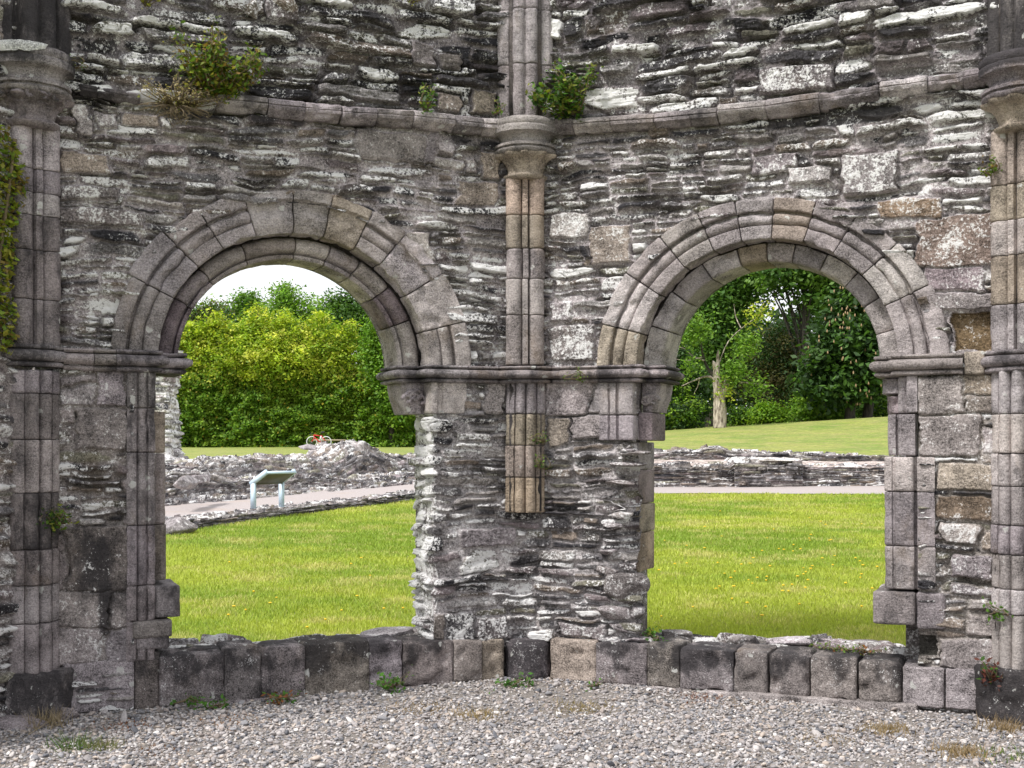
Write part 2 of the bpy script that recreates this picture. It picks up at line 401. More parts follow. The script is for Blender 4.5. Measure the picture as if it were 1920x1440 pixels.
# ------------------------------------------------------------------ dressed stone
GREY = (.27, .25, .245)
def dcol(k='grey'):
    b = {'grey': (.30, .274, .272), 'pale': (.40, .37, .36), 'tan': (.33, .285, .235), 'orange': (.35, .283, .222), 'dark': (.145, .13, .13), 'mid': (.245, .222, .222), 'purple': (.235, .198, .205), 'brown': (.215, .193, .178)}[k]
    return np.array(b) * random.uniform(.85, 1.15) * np.array([1.035, 1.01 * random.uniform(.98, 1.02), 1.02 * random.uniform(.95, 1.05)])
def resample(pr, step=.012):
    out = []
    for i in range(len(pr)):
        a, b_ = np.array(pr[i]), np.array(pr[(i + 1) % len(pr)]); n = max(1, int(np.linalg.norm(b_ - a) / step))
        for k in range(n): out.append(a + (b_ - a) * k / n)
    return np.array(out)
def arcpts(c, r, a0, a1, n=8): return [(c[0] + r * math.cos(R_(a)), c[1] + r * math.sin(R_(a))) for a in np.linspace(a0, a1, n)]
_sd = [100]
def sweep(name, parent, prof, frame, L, col, mat='dressed', inset=.006, nz=.003, step=.014, lich=.25, stain=0., erode=.006, stainv=None):
    """closed profile swept along frame(t), t in 0..1; ends eased like a worn stone"""
    _sd[0] += 1; s = _sd[0]
    pr = resample(prof, step); c0 = pr.mean(0); n = len(pr)
    e = np.linalg.norm(pr - c0, axis=1)[:, None]; ins = pr - (pr - c0) / e * np.minimum(inset, e * .5)
    k = max(2, int(L / (step * 1.3))); ee = min(.2, inset / L)
    ts = [0.] + list(np.linspace(ee, 1 - ee, k)) + [1.]
    vs = []
    for j, t in enumerate(ts):
        o, A, B = frame(t); q = ins if j in (0, len(ts) - 1) else pr
        vs.append(o + q[:, :1] * A + q[:, 1:] * B)
    m_ = len(ts); v = np.vstack(vs)
    cen = np.repeat(np.array([x.mean(0) for x in vs]), n, 0); dr = v - cen; dr /= np.linalg.norm(dr, axis=1)[:, None] + 1e-9
    x, y, z = v.T
    dn = nz * fbm(x * 22, y * 22, z * 22, s, 3) - erode * np.maximum(0, fbm(x * 9, y * 9, z * 9, s + 1, 3) - .12) * 3
    v = v + dr * dn[:, None]
    fs = [[j * n + i, j * n + (i + 1) % n, (j + 1) * n + (i + 1) % n, (j + 1) * n + i] for j in range(m_ - 1) for i in range(n)]
    fs += [list(range(n))[::-1], list(range((m_ - 1) * n, m_ * n))]
    col = np.array(col)[None] * (1 + .18 * fbm(x * 5, y * 5, z * 5, s + 2, 3))[:, None]
    li = lich + .25 * fbm(x * 4, y * 4, z * 4, s + 3, 2); st = np.full(len(v), float(stain)) if stainv is None else stainv(v)
    o = mesh(name, v, fs, M[mat], parent, {'col': np.clip(col, .01, 1), 'lich': np.clip(li, 0, 1), 'stain': np.clip(st, 0, 1)}, smooth=True)
    md = o.data; md.set_sharp_from_angle(angle=R_(50))
    return o
def rrect(a0, a1, b0, b1, r):
    return (arcpts((a0 + r, b0 + r), r, 180, 270, 4) + arcpts((a1 - r, b0 + r), r, 270, 360, 4) + arcpts((a1 - r, b1 - r), r, 0, 90, 4) + arcpts((a0 + r, b1 - r), r, 90, 180, 4))
def fblock(name, parent, f, u0, u1, z0, z1, d0, d1, col, r=.02, **k):
    """worn block set in a wall face, u along the face, d depth behind it"""
    o, uv, n = FACES[f]
    u0, u1 = min(u0, u1), max(u0, u1)
    rot = random.uniform(-.012, .012)
    def fr(t): return P(f, u0 + .001 + (u1 - u0 - .002) * t, 0, rot * (t - .5)), Z, -n
    k.setdefault('step', .018)
    return sweep(name, parent, rrect(z0, z1, d0, d1, r), fr, u1 - u0, col, inset=r * .8, **k)

# =================================================================== the lavabo
LAV = empty('ruined_lavabo', (0, D0, 0), 'grey slate rubble ruin with two round arched openings and slender corner shafts', 'ruin')
AR = {'L': dict(uc=1.586, ri=.73, r0=.88, band=.97, roll=1.065, re=1.165, zs=2.155), 'R': dict(uc=1.64, ri=.71, r0=.84, band=.93, roll=1.02, re=1.115, zs=2.15)}
KZ = .955
def arch_hole(f, rr):
    a = AR[f]
    return lambda u, v: (((u - a['uc']) ** 2 + ((v - a['zs']) / KZ) ** 2) < rr * rr) & (v > a['zs'] - .3)
def fx(f, items):
    out = []
    for (x0, y0, x1, y1, c, pr) in items:
        u0, z1 = uz(f, x0, y0); u1, z0 = uz(f, x1, y1); u0b, _ = uz(f, x0, y1)
        out.append((u0, u1, z0, z1, c, pr))
    return out
cg = lambda k, l=.22: (*dcol(k), l)
fixL = fx('L', [(113, 278, 205, 326, cg('tan', .1), .012), (112, 345, 215, 382, cg('mid', .75), .01), (232, 368, 345, 388, cg('pale', .7), .008), (110, 390, 265, 432, cg('mid', .75), .012),
                (672, 243, 800, 308, cg('mid', .1), .004), (798, 240, 822, 306, cg('mid', .2), .0), (818, 266, 855, 290, cg('pale', .8), .008), (816, 292, 870, 313, cg('pale', .7), .006), (872, 294, 893, 318, cg('pale', .6), .0),
                (902, 280, 936, 332, cg('tan', .7), .006), (856, 332, 932, 385, (.31, .26, .225, .5), .004), (135, 195, 168, 248, cg('pale', .4), .01), (500, 0, 560, 45, cg('mid', .5), .05),
                (775, 70, 822, 125, cg('mid', .2), .02), (828, 92, 868, 130, cg('brown', .2), .01), (885, 165, 932, 215, cg('tan', .2), .012), (822, 172, 868, 212, cg('tan', .25), .015),
                (230, 208, 300, 240, cg('tan', .15), .01), (178, 210, 220, 240, cg('pale', .5), .008), (765, 430, 812, 490, cg('pale', .2), .0)])
fixR = fx('R', [(1578, 286, 1690, 352, cg('mid', 1.05), .018), (1110, 420, 1185, 488, (.29, .245, .215, .3), .004), (1716, 402, 1866, 492, (.25, .19, .165, .4), .012), (1650, 375, 1765, 402, (.28, .205, .15, .6), .006),
                (1782, 575, 1866, 658, (.19, .135, .08, .2), -.06), (1742, 498, 1848, 540, cg('purple', .25), .006), (1752, 545, 1866, 574, cg('mid', .2), .014), (1035, 400, 1110, 440, cg('pale', .6), .008),
                (1412, 290, 1500, 320, cg('mid', .9), .012), (1480, 312, 1560, 340, cg('pale', .7), .012), (1430, 130, 1560, 165, cg('grey', .9), .018), (1030, 610, 1115, 672, cg('mid', .95), .012), (1030, 560, 1070, 600, cg('pale', .9), .012)])
thinU = lambda u, v: .062 if v < 3.78 else .088
upC = lambda u, v: 1 - sst(3.68, 3.92, v)[:, None] * np.array([.33, .33, .32])
ampU = lambda u, v: 1.1 + .75 * sst(3.6, 3.9, v)
def stainU(f, xs=()):
    def fn(u, v):
        s = .46 * sst(3.6, 3.85, v) * (.7 + .4 * fbm(u * 2, v * 2, None, 77))
        s = s + .55 * np.exp(-((v - 3.72) / .09) ** 2) * sst(-.2, .5, fbm(u * 3, v * 1., None, 71, 2))
        for (uc, vc, ru, rv, a) in xs: s = s + a * np.exp(-((u - uc) / ru) ** 2 - ((v - vc) / rv) ** 2)
        return s
    return fn
uS, zS = uz('R', 1590, 214)
upL = rubble('upper_rubble_wall', LAV, face_base('L'), .02, W8, 2.06, 4.75, .0046, 11, fixL, arch_hole('L', 1.08), thinU, ampU, (.36, .322, .328), stainf=stainU('L', [(.25, 3.66, .15, .1, .5), (.5, 3.72, .1, .08, .6), (2.9, 2.6, .25, .5, .25)]),
             lichf=lambda u, v: .10 * sst(3.5, 2.6, v), colf=upC)
upR = rubble('upper_rubble_wall', LAV, face_base('R'), .02, W8, 2.06, 4.75, .0046, 23, fixR, arch_hole('R', 1.03), thinU, ampU, (.37, .332, .338), stainf=stainU('R', [(uS, zS, .30, .06, 1.6), (1.32, 3.66, .1, .1, .5)]),
             lichf=lambda u, v: .08 * sst(3.9, 3.0, v), colf=upC)

# pier between the openings: one sheet from reveal to reveal
pierpts = [P('L', .655, 0, .50), P('L', .685, 0, 0), P('L', 0, 0, 0), P('R', .815, 0, 0), P('R', .79, 0, .12)]
pb, pc = wrap_base(pierpts)
def pu(f, x): u, _ = uz(f, x, 950); return pc[2] - u if f == 'L' else pc[2] + u
def pfx(items):
    out = []
    for (f, x0, y0, x1, y1, c, pr) in items:
        _, z1 = uz(f, x0, y0); _, z0 = uz(f, x1, y1); out.append((pu(f, x0), pu(f, x1), z0, z1, c, pr))
    return out
pfix = pfx([('L', 908, 716, 948, 775, cg('pale', .25), .004), ('R', 1026, 716, 1106, 776, cg('grey', .2), .006), ('R', 1108, 716, 1142, 776, cg('grey', .2), .006), ('R', 1074, 780, 1142, 826, cg('grey', .2), .008), ('R', 1028, 780, 1072, 832, cg('tan', .2), .0),
            ('L', 812, 1150, 838, 1196, cg('brown', .2), .01), ('L', 838, 1150, 892, 1196, (.09, .085, .09, .95), .014), ('L', 895, 1158, 955, 1196, cg('dark', .85), .012), ('R', 1050, 1165, 1135, 1198, cg('mid', .85), .012),
            ('L', 862, 995, 960, 1030, cg('mid', .5), .018)])
def pierh(u, v):
    h = -.02 * np.exp(-((u - pc[1]) / .05) ** 2)
    w = sst(pc[3] - .17, pc[3] - .03, u)
    edge = .26 * sst(.50, .85, np.minimum(v, 3 - v)) * np.exp(-((v - 1.2) / .36) ** 2) * (.75 + .5 * fbm(u * 2, v * 8, None, 301, 3))
    h = h - .06 * ((u > pc[2] + .55) & (v > 1.66)) - .06 * ((u < pc[2] - .45) & (v > 1.84))
    return h - w * edge + w * .05 * fbm(u * 2.5, v * 16, None, 305, 2) * np.exp(-((v - 1.3) / .45) ** 2)
def pierl(u, v): return .55 * sst(pc[1] + .10, pc[1] - .06, u) + .22 * np.exp(-((u - pc[2] - .05) / .12) ** 2) * sst(1.15, .9, v)
rubble('pier_rubble_wall', LAV, lambda u, v: pb(u, v), 0, pc[4], .24, 2.10, .0046, 37, pfix, None, lambda u, v: .10 if u < pc[1] + .06 else .066, 1.1, (.39, .36, .362), hadd=pierh, lichf=pierl,
       stainf=lambda u, v: .25 * np.exp(-((v - .4) / .2) ** 2) + .3 * np.exp(-((v - 1.35) / .2) ** 2) * sst(.2, .0, np.abs(u - pc[2] + .1)))

# outer piers: squared blocks around patches of rubble
lowL = fx('L', [(105, 702, 180, 722, cg('mid', .3), .004), (182, 700, 238, 768, cg('grey', .35), .008), (105, 725, 178, 765, cg('grey', .3), .004), (138, 768, 240, 851, cg('mid', .25), .012), (102, 770, 135, 800, cg('mid', .3), .0),
                (240, 855, 262, 985, cg('mid', .3), .004), (125, 986, 246, 1102, (.19, .165, .155, .3), .008), (100, 1000, 122, 1105, cg('mid', .3), .002), (98, 1108, 203, 1175, cg('grey', .3), .006), (206, 1108, 250, 1172, cg('mid', .35), .003),
                (97, 1177, 188, 1242, cg('grey', .3), .004), (200, 1176, 250, 1240, cg('mid', .3), .008)])
thinLo = lambda u, v: .062
rubble('jamb_rubble_wall', LAV, face_base('L'), 2.615, W8, .0, 2.12, .0055, 51, lowL, None, thinLo, 1.0, (.28, .25, .24),
       stainf=lambda u, v: .32 + .35 * np.exp(-((u - uz('L', 200, 1050)[0]) / .2) ** 2 - ((v - uz('L', 200, 1070)[1]) / .25) ** 2) + .5 * np.exp(-((u - uz('L', 195, 1200)[0]) / .03) ** 2 - ((v - .7) / .3) ** 2))
lowR = fx('R', [(1722, 706, 1812, 776, cg('grey', .2), .004), (1812, 702, 1872, 740, cg('tan', .15), .0), (1815, 742, 1870, 775, cg('brown', .2), .0), (1722, 778, 1835, 856, cg('mid', .2), .008), (1837, 800, 1872, 850, cg('pale', .5), .0),
                (1760, 868, 1868, 921, cg('tan', .3), .012), (1762, 932, 1868, 978, (.19, .145, .11, .5), .004), (1766, 984, 1836, 1030, cg('pale', .85), .016), (1842, 1000, 1872, 1035, cg('tan', .4), .006), (1782, 1042, 1870, 1088, cg('grey', .6), .01),
                (1788, 1095, 1870, 1115, cg('mid', .8), .006), (1810, 1120, 1874, 1145, cg('grey', .3), .004), (1810, 1148, 1876, 1192, cg('grey', .3), .006), (1760, 1190, 1876, 1255, cg('grey', .3), .014), (1685, 1182, 1758, 1235, (.06, .056, .05, .2), -.09)])
rubble('jamb_rubble_wall', LAV, face_base('R'), 2.60, W8, .0, 2.12, .0055, 67, lowR, None, thinLo, 1.0, (.29, .26, .24), stainf=lambda u, v: np.full_like(u, .12))
# neighbouring faces of the octagon, running towards the viewer
for f, sd in (('LL', 81), ('RR', 93)):
    rubble('side_rubble_wall', LAV, face_base(f), 0, 1.5, 0, 4.75, .011, sd, (), None, lambda u, v: .07, .9, (.26, .23, .225), stainf=lambda u, v: np.full_like(u, .2))

# solid core behind the facing, with the two openings
def core(f):
    a = AR[f]; vs, fs = [], []
    N = 40; th = np.linspace(0, math.pi, N + 1)
    oz = lambda t: (a['uc'] + (a['ri'] + .02) * math.cos(t), a['zs'] + KZ * (a['ri'] + .02) * math.sin(t))
    inner = [oz(t) for t in th]; lo, hi = (.60, 2.50) if f == 'L' else (.70, 2.50)
    inner = [(hi, .27)] + [(hi, a['zs'] - .1)] + inner + [(lo, a['zs'] - .1), (lo, .27)]
    def outer(p, i):
        if i < 2: return (W8 + .0, p[1])
        if i >= len(inner) - 2: return (-.2, p[1])
        t = th[i - 2]; c_, s_ = math.cos(t), math.sin(t); k = 4
        if s_ > 1e-6: k = min(k, (4.72 - a['zs']) / s_)
        if c_ > 1e-6: k = min(k, (W8 - a['uc']) / c_)
        if c_ < -1e-6: k = min(k, (a['uc'] + .2) / -c_)
        return (a['uc'] + k * c_, a['zs'] + k * s_)
    for d in (.30, .60):
        for i, p in enumerate(inner):
            q = outer(p, i)
            vs += [P(f, p[0], p[1], d), P(f, q[0], q[1], d)]
    n = len(inner); B = 2 * n
    for i in range(n - 1):
        a0, a1 = 2 * i, 2 * i + 2
        fs += [[a0, a0 + 1, a1 + 1, a1], [B + a0, B + a1, B + a1 + 1, B + a0 + 1], [a0, a1, B + a1, B + a0], [a0 + 1, B + a0 + 1, B + a1 + 1, a1 + 1]]
    v = np.array(vs)
    o = mesh('wall_core', v, fs, M['rubble'], LAV, {'col': np.tile((.18, .16, .155), (len(v), 1)), 'lich': np.full(len(v), .35), 'stain': np.full(len(v), .2)})
core('L'); core('R')

# arches --------------------------------------------------------------------
def arch(f):
    a = AR[f]; o, uv, n = FACES[f]; C = P(f, a['uc'], a['zs'])
    def frame_fn(t0, t1):
        def fr(t):
            q = t0 + (t1 - t0) * t
            return C, math.cos(q) * uv + KZ * math.sin(q) * Z, -n
        return fr
    lab = {'L': 'left arch with a worn roll moulding on its inner order', 'R': 'right arch with a plain pale inner order'}[f]
    ring = sweep('arch', LAV, [(a['ri'] + .03, .25), (a['r0'] + .03, .25), (a['r0'] + .03, .05), (a['re'] - .04, .05), (a['re'] - .04, .4), (a['ri'] + .03, .4)], frame_fn(-.06, math.pi + .06), 3., (.12, .105, .10), step=.03, erode=0)
    ring['label'] = lab
    def outer(bulge=0, dre=0, worn=False, rollw=True, flat=0):
        r0, rb, rl, re = a['r0'], a['band'], a['roll'], a['re'] + dre
        if worn: return [(r0, .17), (r0, .03), (r0 + .05, .0), (rb + .01, -.006), (rl - .03, .012), (rl + .02, .012), (rl + .04, -.018), (re, -.014), (re, .12)]
        if flat: return [(r0, .17), (r0, .01), (r0 + .05, -.004), (rb, .0), (rb + .01, .008), (re, -.012), (re, .12)]
        c = .5 * (rb + rl); w = .5 * (rl - rb)
        return ([(r0, .17), (r0, .006), (r0 + .006, 0), (rb - .004, .0), (rb, .004), (rb + .005, .022)] + [(c + w * .80 * math.cos(q), .018 - .030 * math.sin(q)) for q in np.linspace(math.pi * .95, .25, 8)]
                + [(rl - .006, .034), (rl + .008, .034), (rl + .012, -.012), (rl + .018, -.018), (re - .01, -.018), (re, -.01), (re, .12)])
    def joints(angs, nm, prof, cols, ri=None, jl=.004, **kw):
        for i in range(len(angs) - 1):
            p = prof(i); r_ = np.mean([x[0] for x in p])
            t0, t1 = R_(angs[i]) + jl / r_, R_(angs[i + 1]) - jl / r_
            sweep(nm, ring, p, frame_fn(t0, t1), r_ * (t1 - t0), dcol(cols[i % len(cols)]), inset=.007, nz=.004, erode=.014, step=.012, **kw)
    if f == 'L':      # angles run from the far (left) springing over the crown to the pier
        ang = [-3, 27, 44, 57, 72, 88, 101, 115, 128, 146, 164, 183]
        dre = [.0, .03, .01, .01, -.01, .005, .0, .01, .01, .02, .02]
        worn = {4, 5, 6, 8}; flat = {9}
        cols = ['mid', 'mid', 'grey', 'pale', 'grey', 'grey', 'tan', 'grey', 'pale', 'pale', 'grey']
        joints(ang, 'voussoir', lambda i: outer(0, dre[i], i in worn, True, i in flat), cols, lich=.2)
        ri, re = a['ri'], a['r0'] - .004
        c = ri + .095
        inn = [(ri, .50), (ri, .225), (ri + .006, .212), (ri + .028, .205), (ri + .034, .235)] + [(c + .052 * math.cos(q), .215 - .065 * math.sin(q)) for q in np.linspace(math.pi, 0, 10)] + [(ri + .152, .25), (ri + .152, .50)]
        joints([-2, 29, 46, 67, 91, 107, 122, 139, 157, 183], 'inner_voussoir', lambda i: inn, ['purple', 'grey', 'grey', 'grey', 'pale', 'grey', 'pale', 'purple', 'pale'], lich=.08)
    else:
        ang = [-3, 29, 47, 62, 76, 88, 100, 114, 131, 151, 164, 183][::-1]
        ang = [183 - x for x in (0, 19, 39, 56, 71, 84, 97, 111, 125, 141, 158, 186)][::-1]
        cols = ['grey', 'pale', 'grey', 'grey', 'tan', 'pale', 'grey', 'grey', 'grey', 'pale', 'tan']
        dre = [.03, .02, .01, .01, .0, .0, .01, .01, .01, .01, .0]
        joints(ang, 'voussoir', lambda i: outer(0, dre[i], i in (0, 1) and False, True, 0), cols, lich=.15)
        ri = a['ri']
        inn = [(ri, .50), (ri + .002, .185), (ri + .02, .165), (ri + .06, .155), (ri + .122, .15), (ri + .126, .5)]
        joints([183 - x for x in (0, 24, 43, 62, 79, 93, 106, 121, 137, 152, 168, 186)][::-1], 'inner_voussoir', lambda i: inn, ['pale', 'pale', 'grey', 'pale', 'grey', 'pale', 'tan', 'pale', 'grey', 'pale', 'pale'], lich=.12)
    return ring
arch('L'); arch('R')

# moulded imposts ------------------------------------------------------------
def path_sweep(name, parent, prof, pts, col, z0, sub=.05, **k):
    pts = [np.array(p, float)[:2] for p in pts]
    q = [pts[0]]
    for i in range(len(pts) - 1):
        m_ = max(1, int(np.linalg.norm(pts[i + 1] - pts[i]) / sub))
        for j in range(1, m_ + 1): q.append(pts[i] + (pts[i + 1] - pts[i]) * j / m_)
    q = np.array(q); n = len(q); fr = []
    for i in range(n):
        a = q[i] - q[i - 1] if i else q[1] - q[0]; b_ = q[i + 1] - q[i] if i < n - 1 else a
        a = a / np.linalg.norm(a); b_ = b_ / np.linalg.norm(b_)
        na, nb = V3(a[1], -a[0]), V3(b_[1], -b_[0]); m_ = na + nb; m_ /= np.linalg.norm(m_); m_ = m_ / max(.5, m_ @ na)
        fr.append((V3(q[i][0], q[i][1], z0), V3(m_[0], m_[1], 0), Z))
    _sd[0] += 1; s = _sd[0]
    pr = resample(prof, .010); c0 = pr.mean(0); npf = len(pr)
    v = np.vstack([o + pr[:, :1] * A + pr[:, 1:] * B for o, A, B in fr])
    nr = np.vstack([(pr - c0)[:, :1] * A + (pr - c0)[:, 1:] * B for o, A, B in fr]); nr /= np.linalg.norm(nr, axis=1)[:, None] + 1e-9
    x, y, z = v.T
    v = v + nr * (.003 * fbm(x * 24, y * 24, z * 24, s, 3) - .02 * np.maximum(0, fbm(x * 7, y * 7, z * 9, s + 1, 3) - k.get('chip', .15)))[:, None]
    fs = [[j * npf + i, j * npf + (i + 1) % npf, (j + 1) * npf + (i + 1) % npf, (j + 1) * npf + i] for j in range(n - 1) for i in range(npf)]
    fs += [list(range(npf))[::-1], list(range((n - 1) * npf, n * npf))]
    cc = np.array(col)[None] * (1 + .2 * fbm(x * 5, y * 5, z * 5, s + 2, 3))[:, None]
    st = np.clip(k.get('stain', .35) * .8 + .4 * fbm(x * 3, y * 3, z * 2, s + 5, 2), 0, 1)
    ob = mesh(name, v, fs, M['dressed'], parent, {'col': cc, 'lich': np.full(len(v), k.get('lich', .35)), 'stain': st}, smooth=True)
    ob.data.set_sharp_from_angle(angle=R_(55)); return ob
IMP = [(-.12, 0), (.022, 0), (.036, .004), (.042, .013), (.036, .022), (.012, .029)] + [(.030 + .046 * math.cos(q), .060 + .029 * math.sin(q)) for q in np.linspace(-1.5, 1.5, 11)] + [(.012, .091), (.04, .097), (.046, .106), (.038, .116), (-.12, .120)]
def bulge(r=.165, n=13): return [V3(r * math.sin(q), D0 - .015 - r * .85 * math.cos(q), 0) for q in np.linspace(-1.12, 1.12, n)]
bg = bulge()
segs = [([P('L', .852, 0, .50), P('L', .852, 0, .15), P('L', .70, 0, .15), P('L', .70, 0, 0), P('L', .44, 0, 0)], 'grey', .55), ([P('L', .436, 0, 0), P('L', .16, 0, 0)] + bg + [P('R', .16, 0, 0), P('R', .27, 0, 0)], 'mid', .5),
        ([P('R', .274, 0, 0), P('R', .54, 0, 0)], 'grey', .3), ([P('R', .544, 0, 0), P('R', .80, 0, 0), P('R', .80, 0, .15), P('R', .925, 0, .15), P('R', .925, 0, .5)], 'grey', .45)]
for p, c, st in segs: path_sweep('impost_moulding', LAV, IMP, p, dcol(c), 2.048, stain=st)
IMPL = [(x * 1.1, z_ * 1.16) for x, z_ in IMP]
def shaft_bulge(c, ang0, r=.17):   # round a corner shaft that stands in an octagon corner
    return [V3(c[0] + r * math.sin(q) , c[1] - r * .85 * math.cos(q), 0) for q in np.linspace(ang0 - 1.1, ang0 + 1.1, 11)]
for p, c, st in [([P('L', W8 - .16, 0), P('L', 2.85, 0)], 'grey', .3), ([P('L', 2.846, 0), P('L', 2.72, 0)], 'grey', .25), ([P('L', 2.716, 0), P('L', 2.49, 0), P('L', 2.49, 0, .15), P('L', 2.325, 0, .15), P('L', 2.325, 0, .5)], 'mid', .35)]:
    path_sweep('impost_moulding', LAV, IMPL, p, dcol(c), 2.072, stain=st)
for p, c, st in [([P('R', 2.36, 0, .5), P('R', 2.36, 0, .13), P('R', 2.475, 0, .13), P('R', 2.475, 0, .0), P('R', 2.86, 0, 0)], 'grey', .2), ([P('R', 2.99, 0, 0), P('R', W8 - .15, 0, 0)], 'mid', .35)]:
    path_sweep('impost_moulding', LAV, [(x * .8, z_ * 1.12) for x, z_ in IMP], p, dcol(c), 2.052, stain=st)
fblock('impost_block', LAV, 'R', 2.865, 2.985, 2.05, 2.19, -.03, .1, dcol('tan'), .012)

# corner shafts ----------------------------------------------------------------
def lobes(lower=True, w=1.0):
    if lower:
        p = [(-.135, .06), (-.135, -.045), (-.118, -.066), (-.080, -.082), (-.072, -.070)] + [(-.035 + .034 * math.cos(q), -.082 - .044 * math.sin(q)) for q in np.linspace(math.pi * .95, .12, 8)] + [(0, -.082)]
    else:
        p = [(-.130, .06), (-.130, -.03)] + [(-.076 + .056 * math.cos(q), -.05 - .055 * math.sin(q)) for q in np.linspace(math.pi, .25, 9)] + [(-.020, -.072), (-.017, -.100)]
    full = p + [(-x, y) for x, y in p[::-1]]
    return [(x * w, y * w) for x, y in full]
def shaft(c, face_dir, zs, prof, cols, label, wj=.0, stains=None, lich=.2):
    A = V3(-face_dir[1], face_dir[0], 0); A = A if A[0] > 0 else -A
    B = -V3(*face_dir, 0)     # profile -y points into the room
    z0, z1 = zs[0], zs[-1]
    cv, cf = boxm(V3(c[0], c[1], .5 * (z0 + z1)) - B * .01, A * .11, B * .06, Z * (.5 * (z1 - z0) - .01))
    root = mesh('corner_shaft', cv, cf, M['dressed'], LAV, {'col': np.tile((.12, .105, .1), (len(cv), 1)), 'lich': np.zeros(len(cv)), 'stain': np.full(len(cv), .3)})
    root['label'] = label
    for i in range(len(zs) - 1):
        dx, dy = random.uniform(-.004, .004), random.uniform(-.005, .005)
        def fr(t, a=zs[i], b_=zs[i + 1]): return V3(c[0], c[1], a + .0025 + (b_ - a - .005) * t) + dx * A + dy * B, A, B
        sweep('shaft_drum', root, prof, fr, zs[i + 1] - zs[i], dcol(cols[i % len(cols)]), inset=.006, nz=.003, erode=.006, step=.011, lich=lich, stain=(stains[i] if stains else .1))
    return root
zc = lambda y, Y: EZ + (HY - y) / F * Y
dC, dL_, dR_ = (0, -1), (.7071, -.7071), (-.7071, -.7071)
shaft((0, D0 - .045), dC, [zc(y, 8.6) for y in (962, 895, 835, 776, 714)], lobes(True), ['orange', 'tan', 'tan', 'grey'], 'lower part of the middle corner shaft, cut off flat')
shaft((0, D0 - .045), dC, [zc(y, 8.6) for y in (684, 590, 522, 465, 402, 330)], lobes(False), ['grey', 'pale', 'grey', 'tan', 'orange'], 'upper part of the middle corner shaft')
sl = [zc(y, 7.45) for y in (1262, 1168, 1097, 1030, 924, 824, 738, 694)]
shaft((CL[0] - .01, CL[1] - .02), dL_, sl, lobes(True, 1.1), ['mid', 'grey', 'mid', 'mid', 'grey', 'mid', 'grey'], 'left corner shaft below the impost', stains=[.15, .15, .25, .45, .2, .15, .15])
shaft((CL[0] - .01, CL[1] - .02), dL_, [zc(y, 7.45) for y in (652, 562, 470, 405, 362, 318, 225)], lobes(False, 1.1), ['mid', 'mid', 'mid', 'grey', 'mid', 'pale'], 'left corner shaft above the impost', stains=[.25, .4, .3, .15, .15, .05])
shaft((CR[0] - .02, CR[1] - .02), dR_, [zc(y, 7.45) for y in (1262, 1152, 1105, 1040, 985, 912, 850, 776, 694)], lobes(True, 1.05), ['grey', 'pale', 'grey', 'grey', 'grey', 'pale', 'pale', 'pale'], 'right corner shaft below the impost')
shaft((CR[0] - .02, CR[1] - .02), dR_, [zc(y, 7.45) for y in (658, 570, 478, 412, 345, 240)], lobes(False, 1.05), ['grey', 'tan', 'pale', 'tan', 'tan'], 'right corner shaft above the impost')
for c, dd, zt, w in (((CL[0] - .01, CL[1] - .02), dL_, 2.085, 1.18), ((CR[0] - .02, CR[1] - .02), dR_, 2.055, 1.12)):
    A = V3(-dd[1], dd[0], 0); A = A if A[0] > 0 else -A; B = -V3(*dd, 0)
    ln = [V3(c[0], c[1], 0) + x * A + y * B for x, y in [(-.15 * w, .05), (-.15 * w, -.03), (-.10 * w, -.085), (0, -.105), (.10 * w, -.085), (.15 * w, -.03), (.15 * w, .05)]]
    path_sweep('impost_moulding', LAV, [(x * .75, z_ * 1.12) for x, z_ in IMP], ln, dcol('grey'), zt, .03, stain=.35)

def lathe(name, parent, c, prof, col, seg=56, mod=None, stain=0., lich=.2, nz=.003, stainv=None):
    _sd[0] += 1; s = _sd[0]
    pr = []
    for i in range(len(prof) - 1):
        a, b_ = np.array(prof[i]), np.array(prof[i + 1]); n = max(1, int(np.linalg.norm(b_ - a) / .011))
        pr += [a + (b_ - a) * k / n for k in range(n)]
    pr.append(np.array(prof[-1])); pr = np.array(pr)
    q = np.linspace(0, 2 * math.pi, seg, endpoint=False); QQ, RR = np.meshgrid(q, pr[:, 0]); ZZ = np.repeat(pr[:, 1], seg).reshape(RR.shape)
    if mod is not None: RR = RR + mod(QQ, ZZ)
    x, y, z = c[0] + RR * np.sin(QQ), c[1] - RR * np.cos(QQ), ZZ
    x, y, z = x.reshape(-1), y.reshape(-1), z.reshape(-1)
    k = nz * fbm(x * 25, y * 25, z * 25, s, 3) - .012 * np.maximum(0, fbm(x * 9, y * 9, z * 9, s + 1, 3) - .15)
    v = np.column_stack([x + np.sin(QQ).reshape(-1) * k, y - np.cos(QQ).reshape(-1) * k, z + .5 * k])
    n = len(pr)
    fs = [[j * seg + i, j * seg + (i + 1) % seg, (j + 1) * seg + (i + 1) % seg, (j + 1) * seg + i] for j in range(n - 1) for i in range(seg)] + [list(range(seg))[::-1], list(range((n - 1) * seg, n * seg))]
    cc = np.array(col)[None] * (1 + .2 * fbm(v[:, 0] * 6, v[:, 1] * 6, v[:, 2] * 6, s + 2, 3))[:, None]
    st = np.full(len(v), float(stain)) if stainv is None else stainv(v)
    ob = mesh(name, v, fs, M['dressed'], parent, {'col': cc, 'lich': np.full(len(v), lich), 'stain': st}, smooth=True); ob.data.set_sharp_from_angle(angle=R_(60)); return ob
